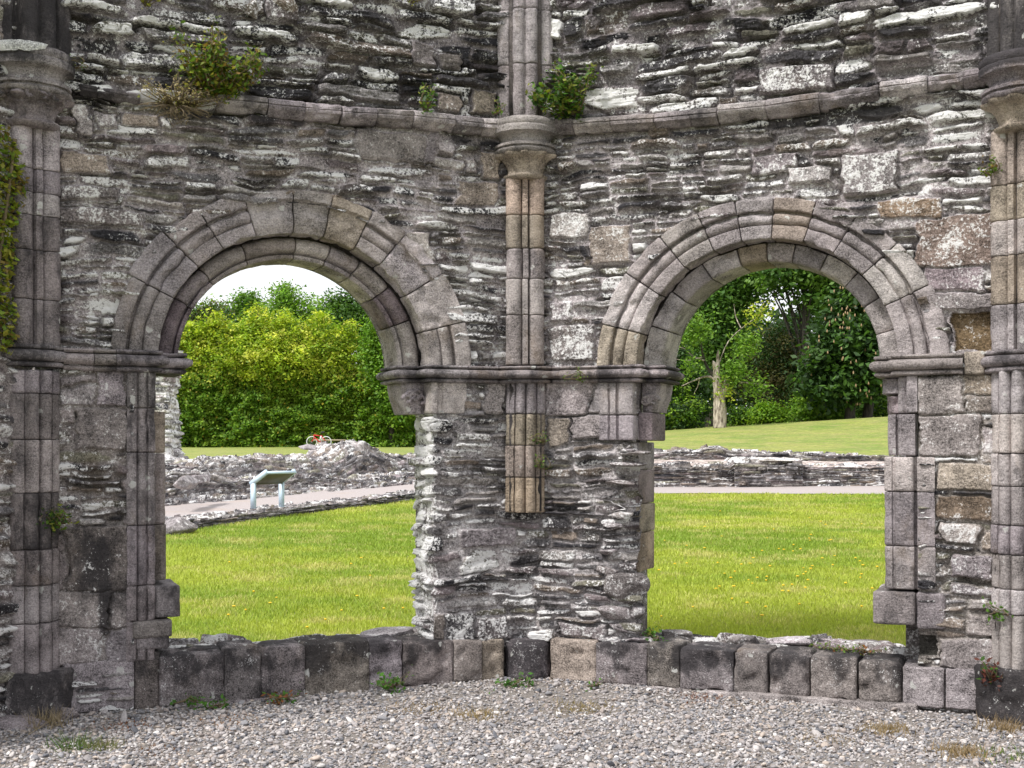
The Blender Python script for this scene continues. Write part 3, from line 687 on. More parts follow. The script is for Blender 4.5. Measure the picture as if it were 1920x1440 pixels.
def capital(c, zn, k, col, label, st=0., carved=False, top=0.):
    z = lambda a: zn + a * k
    bell = lathe('capital', LAV, c, [(.05, z(-.02)), (.128 * k, z(-.02)), (.150 * k, z(-.004)), (.152 * k, z(.008)), (.128 * k, z(.018)), (.124 * k, z(.04)), (.134 * k, z(.08)), (.160 * k, z(.115)), (.196 * k, z(.135)), (.2 * k, z(.15)), (.10, z(.155))], dcol(col), 72,
                 mod=lambda q, zz: ((.020 * np.abs(np.cos(q * 5)) - .012) * sst(z(.02), z(.12), zz) + .014 * (np.cos(q * 10) > .2) * sst(z(.105), z(.13), zz) + (.012 * np.sign(np.cos(q * 9)) * np.cos(zz * 160) * (zz > z(.09)) if carved else 0)), stain=st)
    bell['label'] = label
    if carved:
        for i in range(9):
            q = -1.5 + 3.0 * i / 8
            cc = V3(c[0] + .19 * k * math.sin(q), c[1] - .19 * k * math.cos(q), z(.135))
            t = V3(math.cos(q), math.sin(q), 0)
            pts = [cc + .030 * (math.cos(w) * t * (1 - w / 9) + math.sin(w) * Z * (1 - w / 9)) for w in np.linspace(0, 5.5, 14)]
            v, fs = tube(pts, .012, 7)
            mesh('carved_scroll', v, fs, M['dressed'], bell, {'col': np.tile(dcol('mid'), (len(v), 1)), 'lich': np.full(len(v), .1), 'stain': np.full(len(v), .2)}, True)
    lathe('abacus', bell, c, [(.05, z(.15)), (.195 * k, z(.150)), (.212 * k, z(.158)), (.216 * k, z(.175)), (.196 * k, z(.186)), (.196 * k, z(.192)), (.213 * k, z(.196)), (.213 * k, z(.212)), (.180 * k, z(.222)), (.170 * k, z(.245)), (.185 * k, z(.275)), (.226 * k, z(.290)), (.230 * k, z(.325)), (.222 * k, z(.335)), (.228 * k, z(.345)), (.228 * k, z(.372)), (.215 * k, z(.385)), (.05, z(.388))],
          dcol('grey'), 72, stainv=lambda v: np.clip(st + top * sst(z(.26), z(.33), v[:, 2]), 0, 1))
    return bell
capital((0, D0 - .055), zc(327, 8.55), 1.0, 'tan', 'middle capital with scalloped bell and ringed top', .05)
kL = 1.10
capital((CL[0] - .01, CL[1] - .05), zc(230, 7.38), kL, 'mid', 'left capital with a carved scroll band and white lichen on top', .12, True, .3)
capital((CR[0] - .0, CR[1] - .05), zc(236, 7.38), kL, 'tan', 'right capital with leafy bell and black weathered top', .08, False, .75)
# thick white lichen crust on the left capital
def crust(name, parent, c, r, z_, q0, q1, seed):
    qs = np.linspace(q0, q1, 30); vs = []
    for j, (dr, dz) in enumerate([(-.10, .012), (-.05, .022), (0, .012), (.012, -.02), (.004, -.05)]):
        for i, q in enumerate(qs):
            e = 1 + .25 * float(noise(i * .6, j * .9, None, seed)); t = math.sin(math.pi * i / 29) ** .35
            vs.append(V3(c[0] + (r + dr) * math.sin(q), c[1] - (r + dr) * math.cos(q), z_ + dz * e * t))
    fs = [[j * 30 + i, j * 30 + i + 1, (j + 1) * 30 + i + 1, (j + 1) * 30 + i] for j in range(4) for i in range(29)]
    v = np.array(vs)
    return mesh(name, v, fs, M['dressed'], parent, {'col': np.tile((.70, .70, .68), (len(v), 1)), 'lich': np.full(len(v), 1.), 'stain': np.zeros(len(v))}, True)
crust('lichen_crust', LAV, (CL[0] - .01, CL[1] - .05), .228 * kL, zc(230, 7.38) + .388 * kL, -.9, .75, 3)
# heavy vault shafts above the capitals
def vault(c, dd, z0, z1, w, cols, label, joints, st=.15):
    pr = [(-.19, .08), (-.19, -.03), (-.165, -.055), (-.115, -.058), (-.098, -.04), (-.088, -.04), (-.082, -.092)] + [(-.045 + .037 * math.cos(q), -.092 - .022 * math.sin(q)) for q in np.linspace(math.pi, .2, 6)] + [(-.004, -.088)]
    pr = pr + [(-x, y) for x, y in pr[::-1]]
    return shaft(c, dd, [z0] + joints + [z1], [(x * w, y * w) for x, y in pr], cols, label, stains=[st] * (len(joints) + 1))
vault((0, D0 - .03), dC, zc(216, 8.55), 4.75, 1.0, ['grey', 'grey', 'mid'], 'middle vault shaft above its capital', [zc(112, 8.55), zc(8, 8.55)], .1)
vault((CL[0] - .01, CL[1] - .03), dL_, zc(108, 7.4), 4.75, 1.25, ['dark', 'mid'], 'left vault shaft, blackened with white lichen dots', [4.3], .5)
vault((CR[0], CR[1] - .03), dR_, zc(112, 7.4), 4.75, 1.05, ['mid', 'mid'], 'right vault shaft, blackened', [4.35], .55)

# string course ------------------------------------------------------------------
STR = [(-.1, 0), (.03, .0), (.045, .012), (.075, .034), (.098, .044), (.104, .066), (.090, .074), (.100, .080), (.098, .108), (.07, .122), (-.1, .165)]
def course(f, xs, ys, cols, sc=1., chip=.15, lich=.4, stain=.35):
    for i in range(len(xs) - 1):
        u0, za = uz(f, xs[i], ys[i]); u1, zb = uz(f, xs[i + 1], ys[i + 1])
        o, uv, n = FACES[f]; s = sc * random.uniform(.92, 1.05); pr = [(x * s * random.uniform(.97, 1.03) , z_ * s) for x, z_ in STR]
        def fr(t, a=u0, b_=u1, z0=za, z1=zb): return P(f, a + (b_ - a) * t, z0 + (z1 - z0) * t - .078 * s, random.uniform(-.001, .001)), n, Z
        sweep('string_course_stone', LAV, pr, fr, abs(u1 - u0), dcol(cols[i % len(cols)]), inset=.008, nz=.005, erode=.016, step=.012, lich=lich, stain=stain)
course('L', [148, 182, 262], [166, 172, 186], ['mid', 'dark'], .55, stain=.4)
course('L', [403, 498], [190, 198], ['pale'], .85)
course('L', [500, 568, 636], [200, 207, 212], ['grey', 'grey'], .9, stain=.1)
course('L', [638, 702, 770, 846, 900, 938], [214, 218, 222, 230, 236, 238], ['grey', 'mid', 'pale', 'grey', 'pale'], .9, stain=.22)
course('R', [1044, 1078, 1150, 1232, 1298, 1348], [236, 236, 231, 226, 220, 216], ['mid', 'pale', 'grey', 'grey', 'mid'], .8, stain=.2)
course('R', [1350, 1440, 1538, 1650], [212, 204, 190, 174], ['pale', 'grey', 'mid'], .9, stain=.2)
course('R', [1652, 1740, 1808, 1850], [170, 158, 150, 142], ['pale', 'grey', 'mid'], .85, stain=.1)

# moulded jambs ---------------------------------------------------------------------
def jamb(f, prof, ys, xref, cols, nm, **k):
    o, uv, n = FACES[f]; zs = [uz(f, xref, y)[1] for y in ys]
    for i in range(len(zs) - 1):
        z1, z0 = zs[i], zs[i + 1]; off = random.uniform(-.004, .004)
        def fr(t, a=z0, b_=z1): return P(f, off, a + .0025 + (b_ - a - .005) * t, off), uv, -n
        sweep(nm, LAV, prof, fr, z1 - z0, dcol(cols[i % len(cols)]), **{**dict(inset=.007, nz=.0035, erode=.008, step=.012), **k})
rollp = lambda c, r, d, h, s=1: [(c - s * r * math.cos(q), d - h * math.sin(q)) for q in np.linspace(0, math.pi, 8)]
pj = [(2.655, .12), (2.655, -.012), (2.600, -.014), (2.592, .012)] + rollp(2.562, .026, .010, .026, -1) + [(2.53, .012), (2.525, -.008), (2.495, -.004), (2.483, .01), (2.483, .16), (2.60, .16)]
jamb('L', pj, [697, 765, 848, 985, 1098, 1165, 1240], 260, ['grey', 'grey', 'mid', 'mid', 'mid', 'mid'], 'jamb_stone', lich=.25, stain=.3)
pin = [(2.49, .5), (2.49, .14), (2.475, .11), (2.44, .10), (2.412, .12), (2.402, .16), (2.402, .5)]
jamb('L', pin, [770, 850, 985, 1092], 300, ['tan', 'mid', 'brown'], 'inner_jamb_stone', lich=.15, stain=.1)
pbs = [(2.49, .5), (2.49, .05), (2.47, .03), (2.35, .03), (2.33, .05), (2.33, .5)]
jamb('L', pbs, [1100, 1160], 300, ['mid'], 'jamb_base', lich=.25, stain=.2)
u0, z1 = uz('L', 248, 1165); u1, z0 = uz('L', 318, 1212)
fblock('jamb_base', LAV, 'L', 2.385, 2.62, z0 + .06, z1, -.035, .4, dcol('mid'), .02, stain=.2); fblock('jamb_base', LAV, 'L', 2.40, 2.60, z0 - .01, z0 + .075, -.012, .4, dcol('mid'), .015, stain=.4)
# right opening, right-hand jamb
pj2 = [(2.40, .5), (2.40, .02), (2.408, .006), (2.445, -.006), (2.452, .006), (2.462, .006), (2.47, -.012), (2.565, -.012), (2.575, -.004), (2.578, .035), (2.592, .035), (2.597, .004), (2.700, -.016), (2.70, .16), (2.55, .5)]
jamb('R', pj2, [856, 922, 1024, 1106], 1700, ['pale', 'grey', 'grey'], 'jamb_stone', lich=.2, stain=.05)
pj3 = [(2.42, .5), (2.42, .03), (2.428, .018), (2.468, .012), (2.472, .035), (2.482, .035), (2.488, -.006), (2.585, -.008), (2.592, .16), (2.55, .5)]
jamb('R', pj3, [776, 855], 1700, ['grey'], 'jamb_stone', lich=.2, stain=.05)
pj4 = [(2.47, .3), (2.475, .04), (2.50, .02), (2.522, .03), (2.53, -.004), (2.555, -.010), (2.575, .0), (2.592, -.006), (2.592, .16), (2.55, .3)]
jamb('R', pj4, [704, 775], 1700, ['grey'], 'jamb_stone', lich=.2, stain=.1)
jamb('R', [(2.36, .5), (2.365, .19), (2.40, .15), (2.468, .15), (2.47, .5)], [706, 738], 1660, ['grey'], 'inner_corbel', erode=.02)
jamb('R', [(2.385, .5), (2.39, .19), (2.42, .16), (2.478, .15), (2.48, .5)], [740, 775], 1660, ['purple'], 'inner_corbel', erode=.03)
u0, z1 = uz('R', 1637, 1107); _, z0 = uz('R', 1637, 1168)
fblock('jamb_base', LAV, 'R', 2.335, 2.585, z0, z1, -.05, .45, dcol('mid'), .018, stain=.25, erode=.012); fblock('jamb_base', LAV, 'R', 2.588, 2.76, z0 - .02, z1, -.012, .2, dcol('mid'), .015, lich=.75)
fblock('jamb_base', LAV, 'R', 2.585, 2.83, z0 - .01, z0 + .03, .05, .2, dcol('dark'), .01)
# inner order: broken corbels at the pier
zi = 2.05
def corbel(f, u_out, u_in, z0, z1, taper, col, nm='carved_corbel'):
    o, uv, n = FACES[f]
    def fr(t): 
        k = 1 - taper * (1 - t) ** 1.6
        w = (u_out - u_in) * k
        return P(f, u_in, z0 + (z1 - z0) * t), uv * w, -n
    pr = [(0, .5), (0, .16), (.3, .145), (.85, .15), (1.0, .19), (1.0, .5)]
    pr = [(a, b_) for a, b_ in pr]
    _ = sweep(nm, LAV, [(a, b_) for a, b_ in pr], fr, z1 - z0, dcol(col), inset=.004, nz=.004, erode=.014, step=.02, lich=.15)
    return _
cL = corbel('L', .845, .665, zc(775, 8.5), 2.05, .32, 'grey'); cL['label'] = 'carved corbel under the inner end of the left arch'
cR = corbel('R', .915, .79, zc(772, 8.5), 2.05, .35, 'grey')
fblock('corbel_block', LAV, 'R', .775, .875, zc(826, 8.48), zc(773, 8.48), .12, .45, dcol('purple'), .01)
for f, ub, ue, dz, par, n_ in (('L', .70, .83, zc(745, 8.5), cL, 5), ('R', .82, .90, zc(748, 8.5), cR, 4)):     # worn scroll carving
    o, uv, n = FACES[f]
    for i in range(n_):
        cc = P(f, ub + (ue - ub) * (i + .3) / n_, dz + random.uniform(-.02, .02), .145)
        pts = [cc + n * .012 + .034 * (math.cos(w) * uv + math.sin(w) * Z) * (1.1 - w / 8) for w in np.linspace(0, 5.2, 14)]
        v, fs = tube(pts, .0125, 7, bump=.2); mesh('carved_scroll', v, fs, M['dressed'], par, {'col': np.tile(dcol('grey'), (len(v), 1)), 'lich': np.full(len(v), .1), 'stain': np.zeros(len(v))}, True)
# pier: dressed stones under the impost
pjp = [(.690, .18), (.690, .01), (.680, .0), (.650, -.004), (.640, .016), (.612, .016), (.605, -.006), (.53, -.008), (.44, -.006), (.44, .12)]
jamb('L', pjp, [716, 776], 850, ['pale'], 'jamb_stone', lich=.2, erode=.012)
pjr = [(.545, .12), (.545, -.01), (.60, -.012), (.606, .008), (.614, .008), (.62, -.006), (.66, -.012), (.665, .01), (.675, .012), (.685, -.012), (.74, -.014), (.775, .0), (.785, .03), (.785, .2), (.6, .2)]
jamb('R', pjr, [716, 778, 826], 1170, ['grey', 'grey'], 'jamb_stone', lich=.2)
pji = [(.64, .17), (.70, .15), (.755, .15), (.772, .165), (.775, .52), (.64, .52), (.62, .2)]
jamb('R', pji, [828, 882, 948, 1003, 1078], 1200, ['mid', 'purple', 'tan', 'orange'], 'inner_jamb_stone', lich=.12)
# fallen boulder wedged at the foot of the pier
def rock(name, c, rx, ry, rz, seed, col, mat='rubble', parent=None, lich=.35, stain=.1, sub=4, ang=.35):
    import bmesh
    bm = bmesh.new(); bmesh.ops.create_icosphere(bm, subdivisions=sub, radius=1); v = np.array([x.co[:] for x in bm.verts]); f = np.array([[q.index for q in x.verts] for x in bm.faces]); bm.free()
    v = v / ((np.abs(v) ** 4).sum(1) ** .25)[:, None]
    g = np.random.default_rng(seed)
    for _ in range(9):
        d = g.normal(size=3); d /= np.linalg.norm(d); h = g.uniform(.6, 1.0); s = v @ d; v = v - np.maximum(0, s - h)[:, None] * d * .97
    v = v * (1 + .07 * fbm(v[:, 0] * 2, v[:, 1] * 2, v[:, 2] * 2, seed, 4))[:, None]
    v = v * V3(rx, ry, rz); v = v + .04 * min(rx, rz) * fbm(v[:, 0] * 30, v[:, 1] * 30, v[:, 2] * 60, seed + 3, 2)[:, None]
    a = g.uniform(-ang, ang); ca, sa = math.cos(a), math.sin(a); v = np.column_stack([v[:, 0] * ca - v[:, 1] * sa, v[:, 0] * sa + v[:, 1] * ca, v[:, 2]])
    v = v + np.array(c)
    cc = np.array(col)[None] * (1 + .2 * fbm(v[:, 0] * 5, v[:, 1] * 5, v[:, 2] * 5, seed + 9, 3))[:, None]
    return mesh(name, v, f, M[mat], parent, {'col': np.clip(cc, .01, 1), 'lich': np.full(len(v), lich), 'stain': np.full(len(v), stain)}, True)
uB, zB = uz('R', 1180, 1110)
rock('projecting_boulder', P('R', uB - .05, zB, .06), .16, .15, .125, 5, dcol('mid'), parent=LAV)
uB, zB = uz('R', 1150, 1150); rock('projecting_stone', P('R', uB, zB, .03), .12, .09, .05, 8, dcol('grey'), parent=LAV)
for x, y, rx, rz, s in ((1165, 1178, .11, .06, 9), (1185, 1150, .07, .05, 10), (1150, 1205, .12, .035, 12), (1195, 1202, .12, .03, 13), (1130, 1070, .08, .04, 14)):
    uB, zB = uz('R', x, y); rock('projecting_stone', P('R', uB, zB, .08), rx, .11, rz, s, dcol('mid'), parent=LAV)
for x, y, rx, rz, s in ((1190, 850, .10, .016, 21), (1175, 870, .12, .018, 22), (1160, 905, .10, .02, 23), (1165, 965, .07, .03, 24), (1180, 845, .06, .012, 25), (1150, 985, .08, .02, 26), (1140, 1035, .08, .022, 27)):
    uB, zB = uz('R', x, y); rock('projecting_slate', P('R', uB, zB, .03), rx, .10, rz, s, dcol('mid'), parent=LAV)
rock('projecting_stone', P('L', *uz('L', 530, 15), .0), .10, .07, .08, 31, (.24, .20, .17), parent=LAV, lich=.5)
rock('projecting_stone', P('L', *uz('L', 470, 15), .0), .06, .05, .07, 32, (.2, .17, .14), parent=LAV, lich=.5)

# plinth ---------------------------------------------------------------------------------
pv, pf = [], []
parts = []
for f, u0, u1 in (('L', .05, 3.05), ('R', .05, 3.05)):
    o, uv, n = FACES[f]; parts.append(boxm(P(f, .5 * (u0 + u1), .12, .26), uv * .5 * (u1 - u0), n * .22, Z * .13))
v, fs = join(parts)
PL = mesh('plinth', v, fs, M['plinth'], LAV, {'col': np.tile((.17, .15, .14), (len(v), 1)), 'lich': np.full(len(v), .2), 'stain': np.full(len(v), .2)})
pl = {'L': [(118, 252, 1240, 'grey', 0, -.01), (252, 300, 1222, 'brown', .45, .005), (300, 421, 1226, 'mid', .5, -.045), (421, 490, 1214, 'mid', .4, -.04), (490, 572, 1213, 'mid', .4, -.035), (572, 693, 1205, 'brown', .5, -.04), (693, 755, 1203, 'mid', .4, -.04), (757, 850, 1203, 'brown', .45, -.045), (852, 905, 1200, 'brown', .2, -.055), (905, 946, 1200, 'tan', .1, -.04)],
      'R': [(1031, 1117, 1200, 'tan', .0, -.06), (1117, 1212, 1205, 'mid', .3, -.06), (1213, 1274, 1208, 'brown', .4, -.06), (1275, 1375, 1218, 'mid', .45, -.06), (1376, 1438, 1222, 'brown', .15, -.06), (1441, 1517, 1226, 'mid', .4, -.065), (1520, 1606, 1232, 'brown', .4, -.055), (1609, 1690, 1240, 'brown', .5, -.065), (1692, 1770, 1252, 'grey', .0, -.06), (1773, 1852, 1256, 'grey', .0, -.055)]}
for f in pl:
    for i, (x0, x1, yt, c, st, d0) in enumerate(pl[f]):
        xm = .5 * (x0 + x1); zt = uz(f, xm, yt, d0)[1]; u0, u1 = uz(f, x0, 1270, d0)[0], uz(f, x1, 1270, d0)[0]
        rnd = .011 if c != 'grey' else .009
        if f == 'R' and x0 in (1441, 1609): rnd = .03
        fblock('plinth_block', PL, f, u0, u1, random.uniform(-.01, .015) if f == 'L' else .03, zt, d0, .30, dcol(c), rnd, mat='plinth', lich=.3, stainv=lambda v, s_=st, z_=zt: np.clip(s_ * .95 * (.45 + .8 * sst(.05, z_, v[:, 2])) + .25 * fbm(v[:, 0] * 6, v[:, 1] * 6, v[:, 2] * 6, 3, 3), 0, 1), nz=.008, erode=.022, step=.014)
cq = [(-.16, .2), (-.16, -.02), (-.13, -.085), (-.07, -.125), (0, -.135), (.07, -.125), (.13, -.085), (.16, -.02), (.16, .2)]
sweep('plinth_block', PL, cq, lambda t: (V3(.02, D0 - .02, .005 + .285 * t), V3(1, 0, 0), V3(0, 1, 0)), .28, dcol('mid'), 'plinth', .03, .006, .016, .45, .5)
for f, a, b_, d0, zt in (('R', .65, 1.5, -.10, .035), ('R', 1.5, 2.6, -.105, .045), ('L', .3, .95, -.06, .02), ('L', 1.6, 2.3, -.06, .02)):
    fblock('footing_stone', PL, f, a, b_, -.05, zt, d0, .2, dcol('grey'), .012, mat='plinth', lich=.2, nz=.008, erode=.02)
# base blocks of the outer shafts
def baseblock(c, dd, w, h, col, st, dep):
    A = V3(-dd[1], dd[0], 0); A = A if A[0] > 0 else -A; B = -V3(*dd, 0)
    pr = [(-w, .1), (-w, -dep * .5), (-w * .6, -dep), (w * .6, -dep), (w, -dep * .5), (w, .1)]
    sweep('shaft_base', LAV, pr, lambda t: (V3(c[0], c[1], -.02 + (h + .02) * t), A, B), h, dcol(col), 'plinth', .02, .006, .016, .3, st, .02)
baseblock(CL, dL_, .21, zc(1262, 7.4), 'mid', .45, .16); baseblock(CR + V3(-.02, 0, 0), dR_, .22, zc(1258, 7.35), 'dark', .75, .20)
uB = V3(CL[0] + .16, CL[1] - .12, .02)
# sill tops behind the blocks, rough slate and mortar
for f, sd, a, b_ in (('L', 141, .60, 2.50), ('R', 151, .78, 2.62)):
    o, uv, n = FACES[f]
    def sb(u, v, o=o, uv=uv, n=n): return o + u[:, None] * uv - v[:, None] * n + .285 * Z + (.02 * fbm(u * 3, v * 3, None, 9))[:, None] * Z, np.broadcast_to(Z, (len(u), 3))
    rubble('sill_top', LAV, sb, a, b_, .22, .74, .009, sd, (), None, lambda u, v: .09, 1.3, (.27, .24, .23))
for f, x, y, rx, s, c in (('L', 735, 1186, .22, 41, 'pale'), ('R', 1560, 1222, .12, 42, 'purple'), ('R', 1610, 1220, .16, 43, 'mid'), ('R', 1655, 1220, .10, 44, 'purple'), ('R', 1480, 1215, .15, 45, 'pale'), ('R', 1270, 1200, .10, 46, 'mid'), ('R', 1395, 1210, .12, 47, 'mid'), ('L', 800, 1195, .12, 48, 'grey')):
    uB, zB = uz(f, x, y, .45); rock('sill_slab', P(f, uB, .30, .45), rx, .14, .035 if f == 'R' else .045, s, dcol(c), parent=LAV, ang=.1)

# =================================================================== ground
def terrain(X, Y):
    X, Y = np.asarray(X, float), np.asarray(Y, float)
    low = .1 + .027 * (np.minimum(Y, 31) - 10)
    wl = sst(32, 38, Y); left = low * (1 - wl) + wl * (1.35 + .009 * (Y - 34))
    wr = sst(31.6, 33, Y); right = low * (1 - wr) + wr * (1.40 + .062 * (np.minimum(Y, 47) - 33) + .012 * np.clip(Y - 47, 0, 60) + .062 * np.clip(X - 5.4, -3, 12) * sst(34, 47, Y))
    w = sst(-1, 3.2, X)
    h = left * (1 - w) + right * w
    r = np.maximum(np.abs(X) * .924 + (Y - D0) * .383, np.abs(X) * .383 + (Y - D0 + 3.9) * .924 - 3.6)
    inside = sst(9.2, 8.3, Y + .414 * np.abs(X)) * (np.abs(X) < 6)
    return h * (1 - inside) + inside * -.12 + .03 * fbm(X * .25, Y * .25, None, 401, 3) * (1 - inside)
ys = np.concatenate([np.linspace(-40, 7, 20), np.linspace(7.2, 40, 165), np.linspace(41, 90, 60), np.geomspace(95, 900, 30)])
xs = np.concatenate([-np.geomspace(30, 600, 25)[::-1], np.linspace(-28, 28, 190), np.geomspace(30, 600, 25)])
XX, YY = np.meshgrid(xs, ys); nx = len(xs)
zz = terrain(XX.ravel(), YY.ravel())
i = np.arange((len(ys) - 1) * (nx - 1)); a = (i // (nx - 1)) * nx + i % (nx - 1)
tag(mesh('lawn', np.column_stack([XX.ravel(), YY.ravel(), zz]), np.stack([a, a + 1, a + nx + 1, a + nx], 1), M['lawn'], smooth=True), 'mown yellow green lawn seen through both arches', 'lawn', kind='structure')
# gravel floor of the lavabo
gx, gy = np.meshgrid(np.linspace(-4.6, 4.6, 110), np.linspace(-1.5, 9.0, 130)); q = gy + .414 * np.abs(gx); gz = .006 * fbm(gx * 3, gy * 3, None, 411, 3) + .03 * sst(8.2, 8.7, q) * np.exp(-(gx / 1.2) ** 2)
i = np.arange(129 * 109); a = (i // 109) * 110 + i % 109; F4 = np.stack([a, a + 1, a + 111, a + 110], 1)
keep = (q.ravel()[F4].max(1) < 9.15)
tag(mesh('gravel_floor', np.column_stack([gx.ravel(), gy.ravel(), gz.ravel()]), F4[keep], M['gravelbed'], smooth=True), 'earth and fine grit floor under the loose gravel', 'ground', kind='structure')
import bmesh
def ico(sub):
    bm = bmesh.new(); bmesh.ops.create_icosphere(bm, subdivisions=sub, radius=1); v = np.array([x.co[:] for x in bm.verts]); f = np.array([[q.index for q in x.verts] for x in bm.faces]); bm.free(); return v, f
def scatter(name, pts, scale, cols, tmpl, mat, kind='stuff', seed=3, flat=.6):
    g = np.random.default_rng(seed); n = len(pts); vs = []; k = len(tmpl[0][0]); f = tmpl[0][1]
    T = np.stack([t[0] for t in tmpl]); ti = g.integers(0, len(tmpl), n)
    ang = g.uniform(0, 6.28, n); c, s = np.cos(ang), np.sin(ang)
    v = T[ti] * (scale[:, None] * g.uniform(.7, 1.3, (n, 3)) * np.array([1, 1, flat]))[:, None, :]
    tx = g.normal(0, .35, n)[:, None]; v[:, :, 2] += v[:, :, 0] * tx
    x = v[:, :, 0] * c[:, None] - v[:, :, 1] * s[:, None]; y = v[:, :, 0] * s[:, None] + v[:, :, 1] * c[:, None]
    v = np.stack([x, y, v[:, :, 2]], 2) + pts[:, None, :]
    ff = (f[None] + (np.arange(n) * k)[:, None, None]).reshape(-1, f.shape[1])
    return tag(mesh(name, v.reshape(-1, 3), ff, mat, None, {'col': np.repeat(cols, k, 0)}, smooth=True), 'loose grey gravel covering the floor inside the ruin', 'gravel', kind=kind)
g = np.random.default_rng(12); tv, tf = ico(2); tm = []
for s in range(14):
    v = tv.copy()
    for _ in range(6):
        d = g.normal(size=3); d /= np.linalg.norm(d); v = v - np.maximum(0, v @ d - g.uniform(.5, .85))[:, None] * d
    tm.append((v, tf))
n = 80000; px = g.uniform(-3.6, 3.6, n); py = g.uniform(5.6, 9.0, n)
ok = (py + .414 * np.abs(px) < 8.72); px, py = px[ok], py[ok]; n = len(px)
earth = fbm(px * 1.1, py * 1.6, None, 421, 3) + .5 * np.exp(-((py - 8.0) / .35) ** 2) * np.exp(-((px - .7) / 1.6) ** 2)
ok = g.random(n) > np.clip(earth - .15, 0, .75); px, py = px[ok], py[ok]; n = len(px)
sz = g.lognormal(math.log(.0079), .38, n).clip(.005, .028)
pc_ = np.array([(.38, .36, .36), (.26, .26, .275), (.50, .475, .465), (.34, .30, .28), (.15, .155, .175), (.46, .40, .35), (.64, .63, .62)])
cols = pc_[g.choice(7, n, p=[.27, .2, .18, .13, .1, .07, .05])] * g.uniform(.7, 1.15, (n, 1)) * np.array([1.0, .975, .965])
zf = .006 * fbm(px * 3, py * 3, None, 411, 3) + .03 * sst(8.2, 8.7, py + .414 * np.abs(px)) * np.exp(-(px / 1.2) ** 2)
scatter('gravel', np.column_stack([px, py, zf + sz * g.uniform(-.1, .8, n)]), sz, cols, tm, M['pebble'])

# paths --------------------------------------------------------------------------------
def strip(name, left, right, z_off, mat, n=60, terr=True):
    l, r = smoothpath(left, 12), smoothpath(right, 12); k = min(len(l), len(r)); vs = []
    for j in range(7):
        t = j / 6; p = l[:k] * (1 - t) + r[:k] * t; vs.append(p)
    v = np.vstack(vs)
    if terr: v = np.column_stack([v[:, :2], terrain(v[:, 0], v[:, 1]) + z_off])
    fs = [[j * k + i, j * k + i + 1, (j + 1) * k + i + 1, (j + 1) * k + i] for j in range(6) for i in range(k - 1)]
    return tag(mesh(name, v, np.array(fs), mat, smooth=True), 'pale level path along the far edge of the lawn at right', 'path', kind='structure')
strip('path', [(2, 28.0), (4, 28.2), (8, 28.1), (12, 27.9), (20, 27.4)], [(2, 31.2), (4, 31.2), (8, 31.2), (12, 31.1), (20, 31)], .02, M['path'])
KA, KB = W(296, 900, 18.6), W(800, 900, 26.6)            # front of the raised path on the left
kd = (KB - KA) * V3(1, 1, 0); kd /= np.linalg.norm(kd); kn = V3(-kd[1], kd[0], 0)
if kn[1] < 0: kn = -kn
K0 = KA - kd * 3; K1 = KB + kd * 5; KL = float(np.linalg.norm((K1 - K0)[:2]))
K0[2] = K1[2] = 0
def kz(s): return .10 + .027 * (K0[1] + kd[1] * s - 10) + .14
vs = []
for t in np.linspace(0, KL, 60):
    for w, dz in ((.02, 0), (.4, .0), (.8, .01), (1.3, .02), (1.9, .03), (2.6, .05), (3.4, -.3)):
        p = K0 + kd * t + kn * w; vs.append(V3(p[0], p[1], kz(t) + dz + .03 * float(noise(t * .9, w * 2, None, 5)) * (w > 2)))
fs = [[i * 7 + j, (i + 1) * 7 + j, (i + 1) * 7 + j + 1, i * 7 + j + 1] for i in range(59) for j in range(6)]
tag(mesh('path', np.array(vs), np.array(fs), M['path'], smooth=True), 'pinkish raised path behind the kerb wall at left', 'path', kind='structure')

# ruined walls outside --------------------------------------------------------------------
def profile_wall(root, name, A, kd, kn, length, sec, topf, seed, res=.03, mortar=(.33, .295, .285), thin=None, amp=1.9, bright=1.5, cap=None, base=None, stain=.12, rough=.15):
    """rubble sheet folded over a wall's section (w back from the front line, height factor); topf(s) gives the top height"""
    sec = np.array(sec); L = np.concatenate([[0], np.cumsum(np.linalg.norm(np.diff(sec, axis=0), axis=1))])
    def fn(u, v):
        w = np.interp(v, L, sec[:, 0]); h = np.interp(v, L, sec[:, 1])
        z0, z1 = base(u), topf(u); hh = z0 + (z1 - z0) * h
        rg = rough * fbm(u * 1.1, v * 2.4, None, seed + 60, 3)
        p = A[None, :2] + u[:, None] * kd[None, :2] + (w + rg * .9)[:, None] * kn[None, :2]
        dw = np.interp(v + .04, L, sec[:, 0]) - np.interp(v - .04, L, sec[:, 0]); dh = (np.interp(v + .04, L, sec[:, 1]) - np.interp(v - .04, L, sec[:, 1])) * (z1 - z0)
        nn = np.sqrt(dw * dw + dh * dh) + 1e-6
        nr = np.column_stack([-dh / nn * kn[0], -dh / nn * kn[1], dw / nn])
        return np.column_stack([p, hh + rg * .5 * h]), nr
    def lf(u, v):
        return .36 * sst(.25, .9, (np.interp(v + .05, L, sec[:, 0]) - np.interp(v - .05, L, sec[:, 0])) * 10)
    return rubble(name, root, fn, 0, length, 0, float(L[-1]), res, seed, (), None, thin or (lambda u, v: .16), amp, mortar, 'ruin', stainf=lambda u, v: np.full_like(u, stain), lichf=lf, bright=bright)
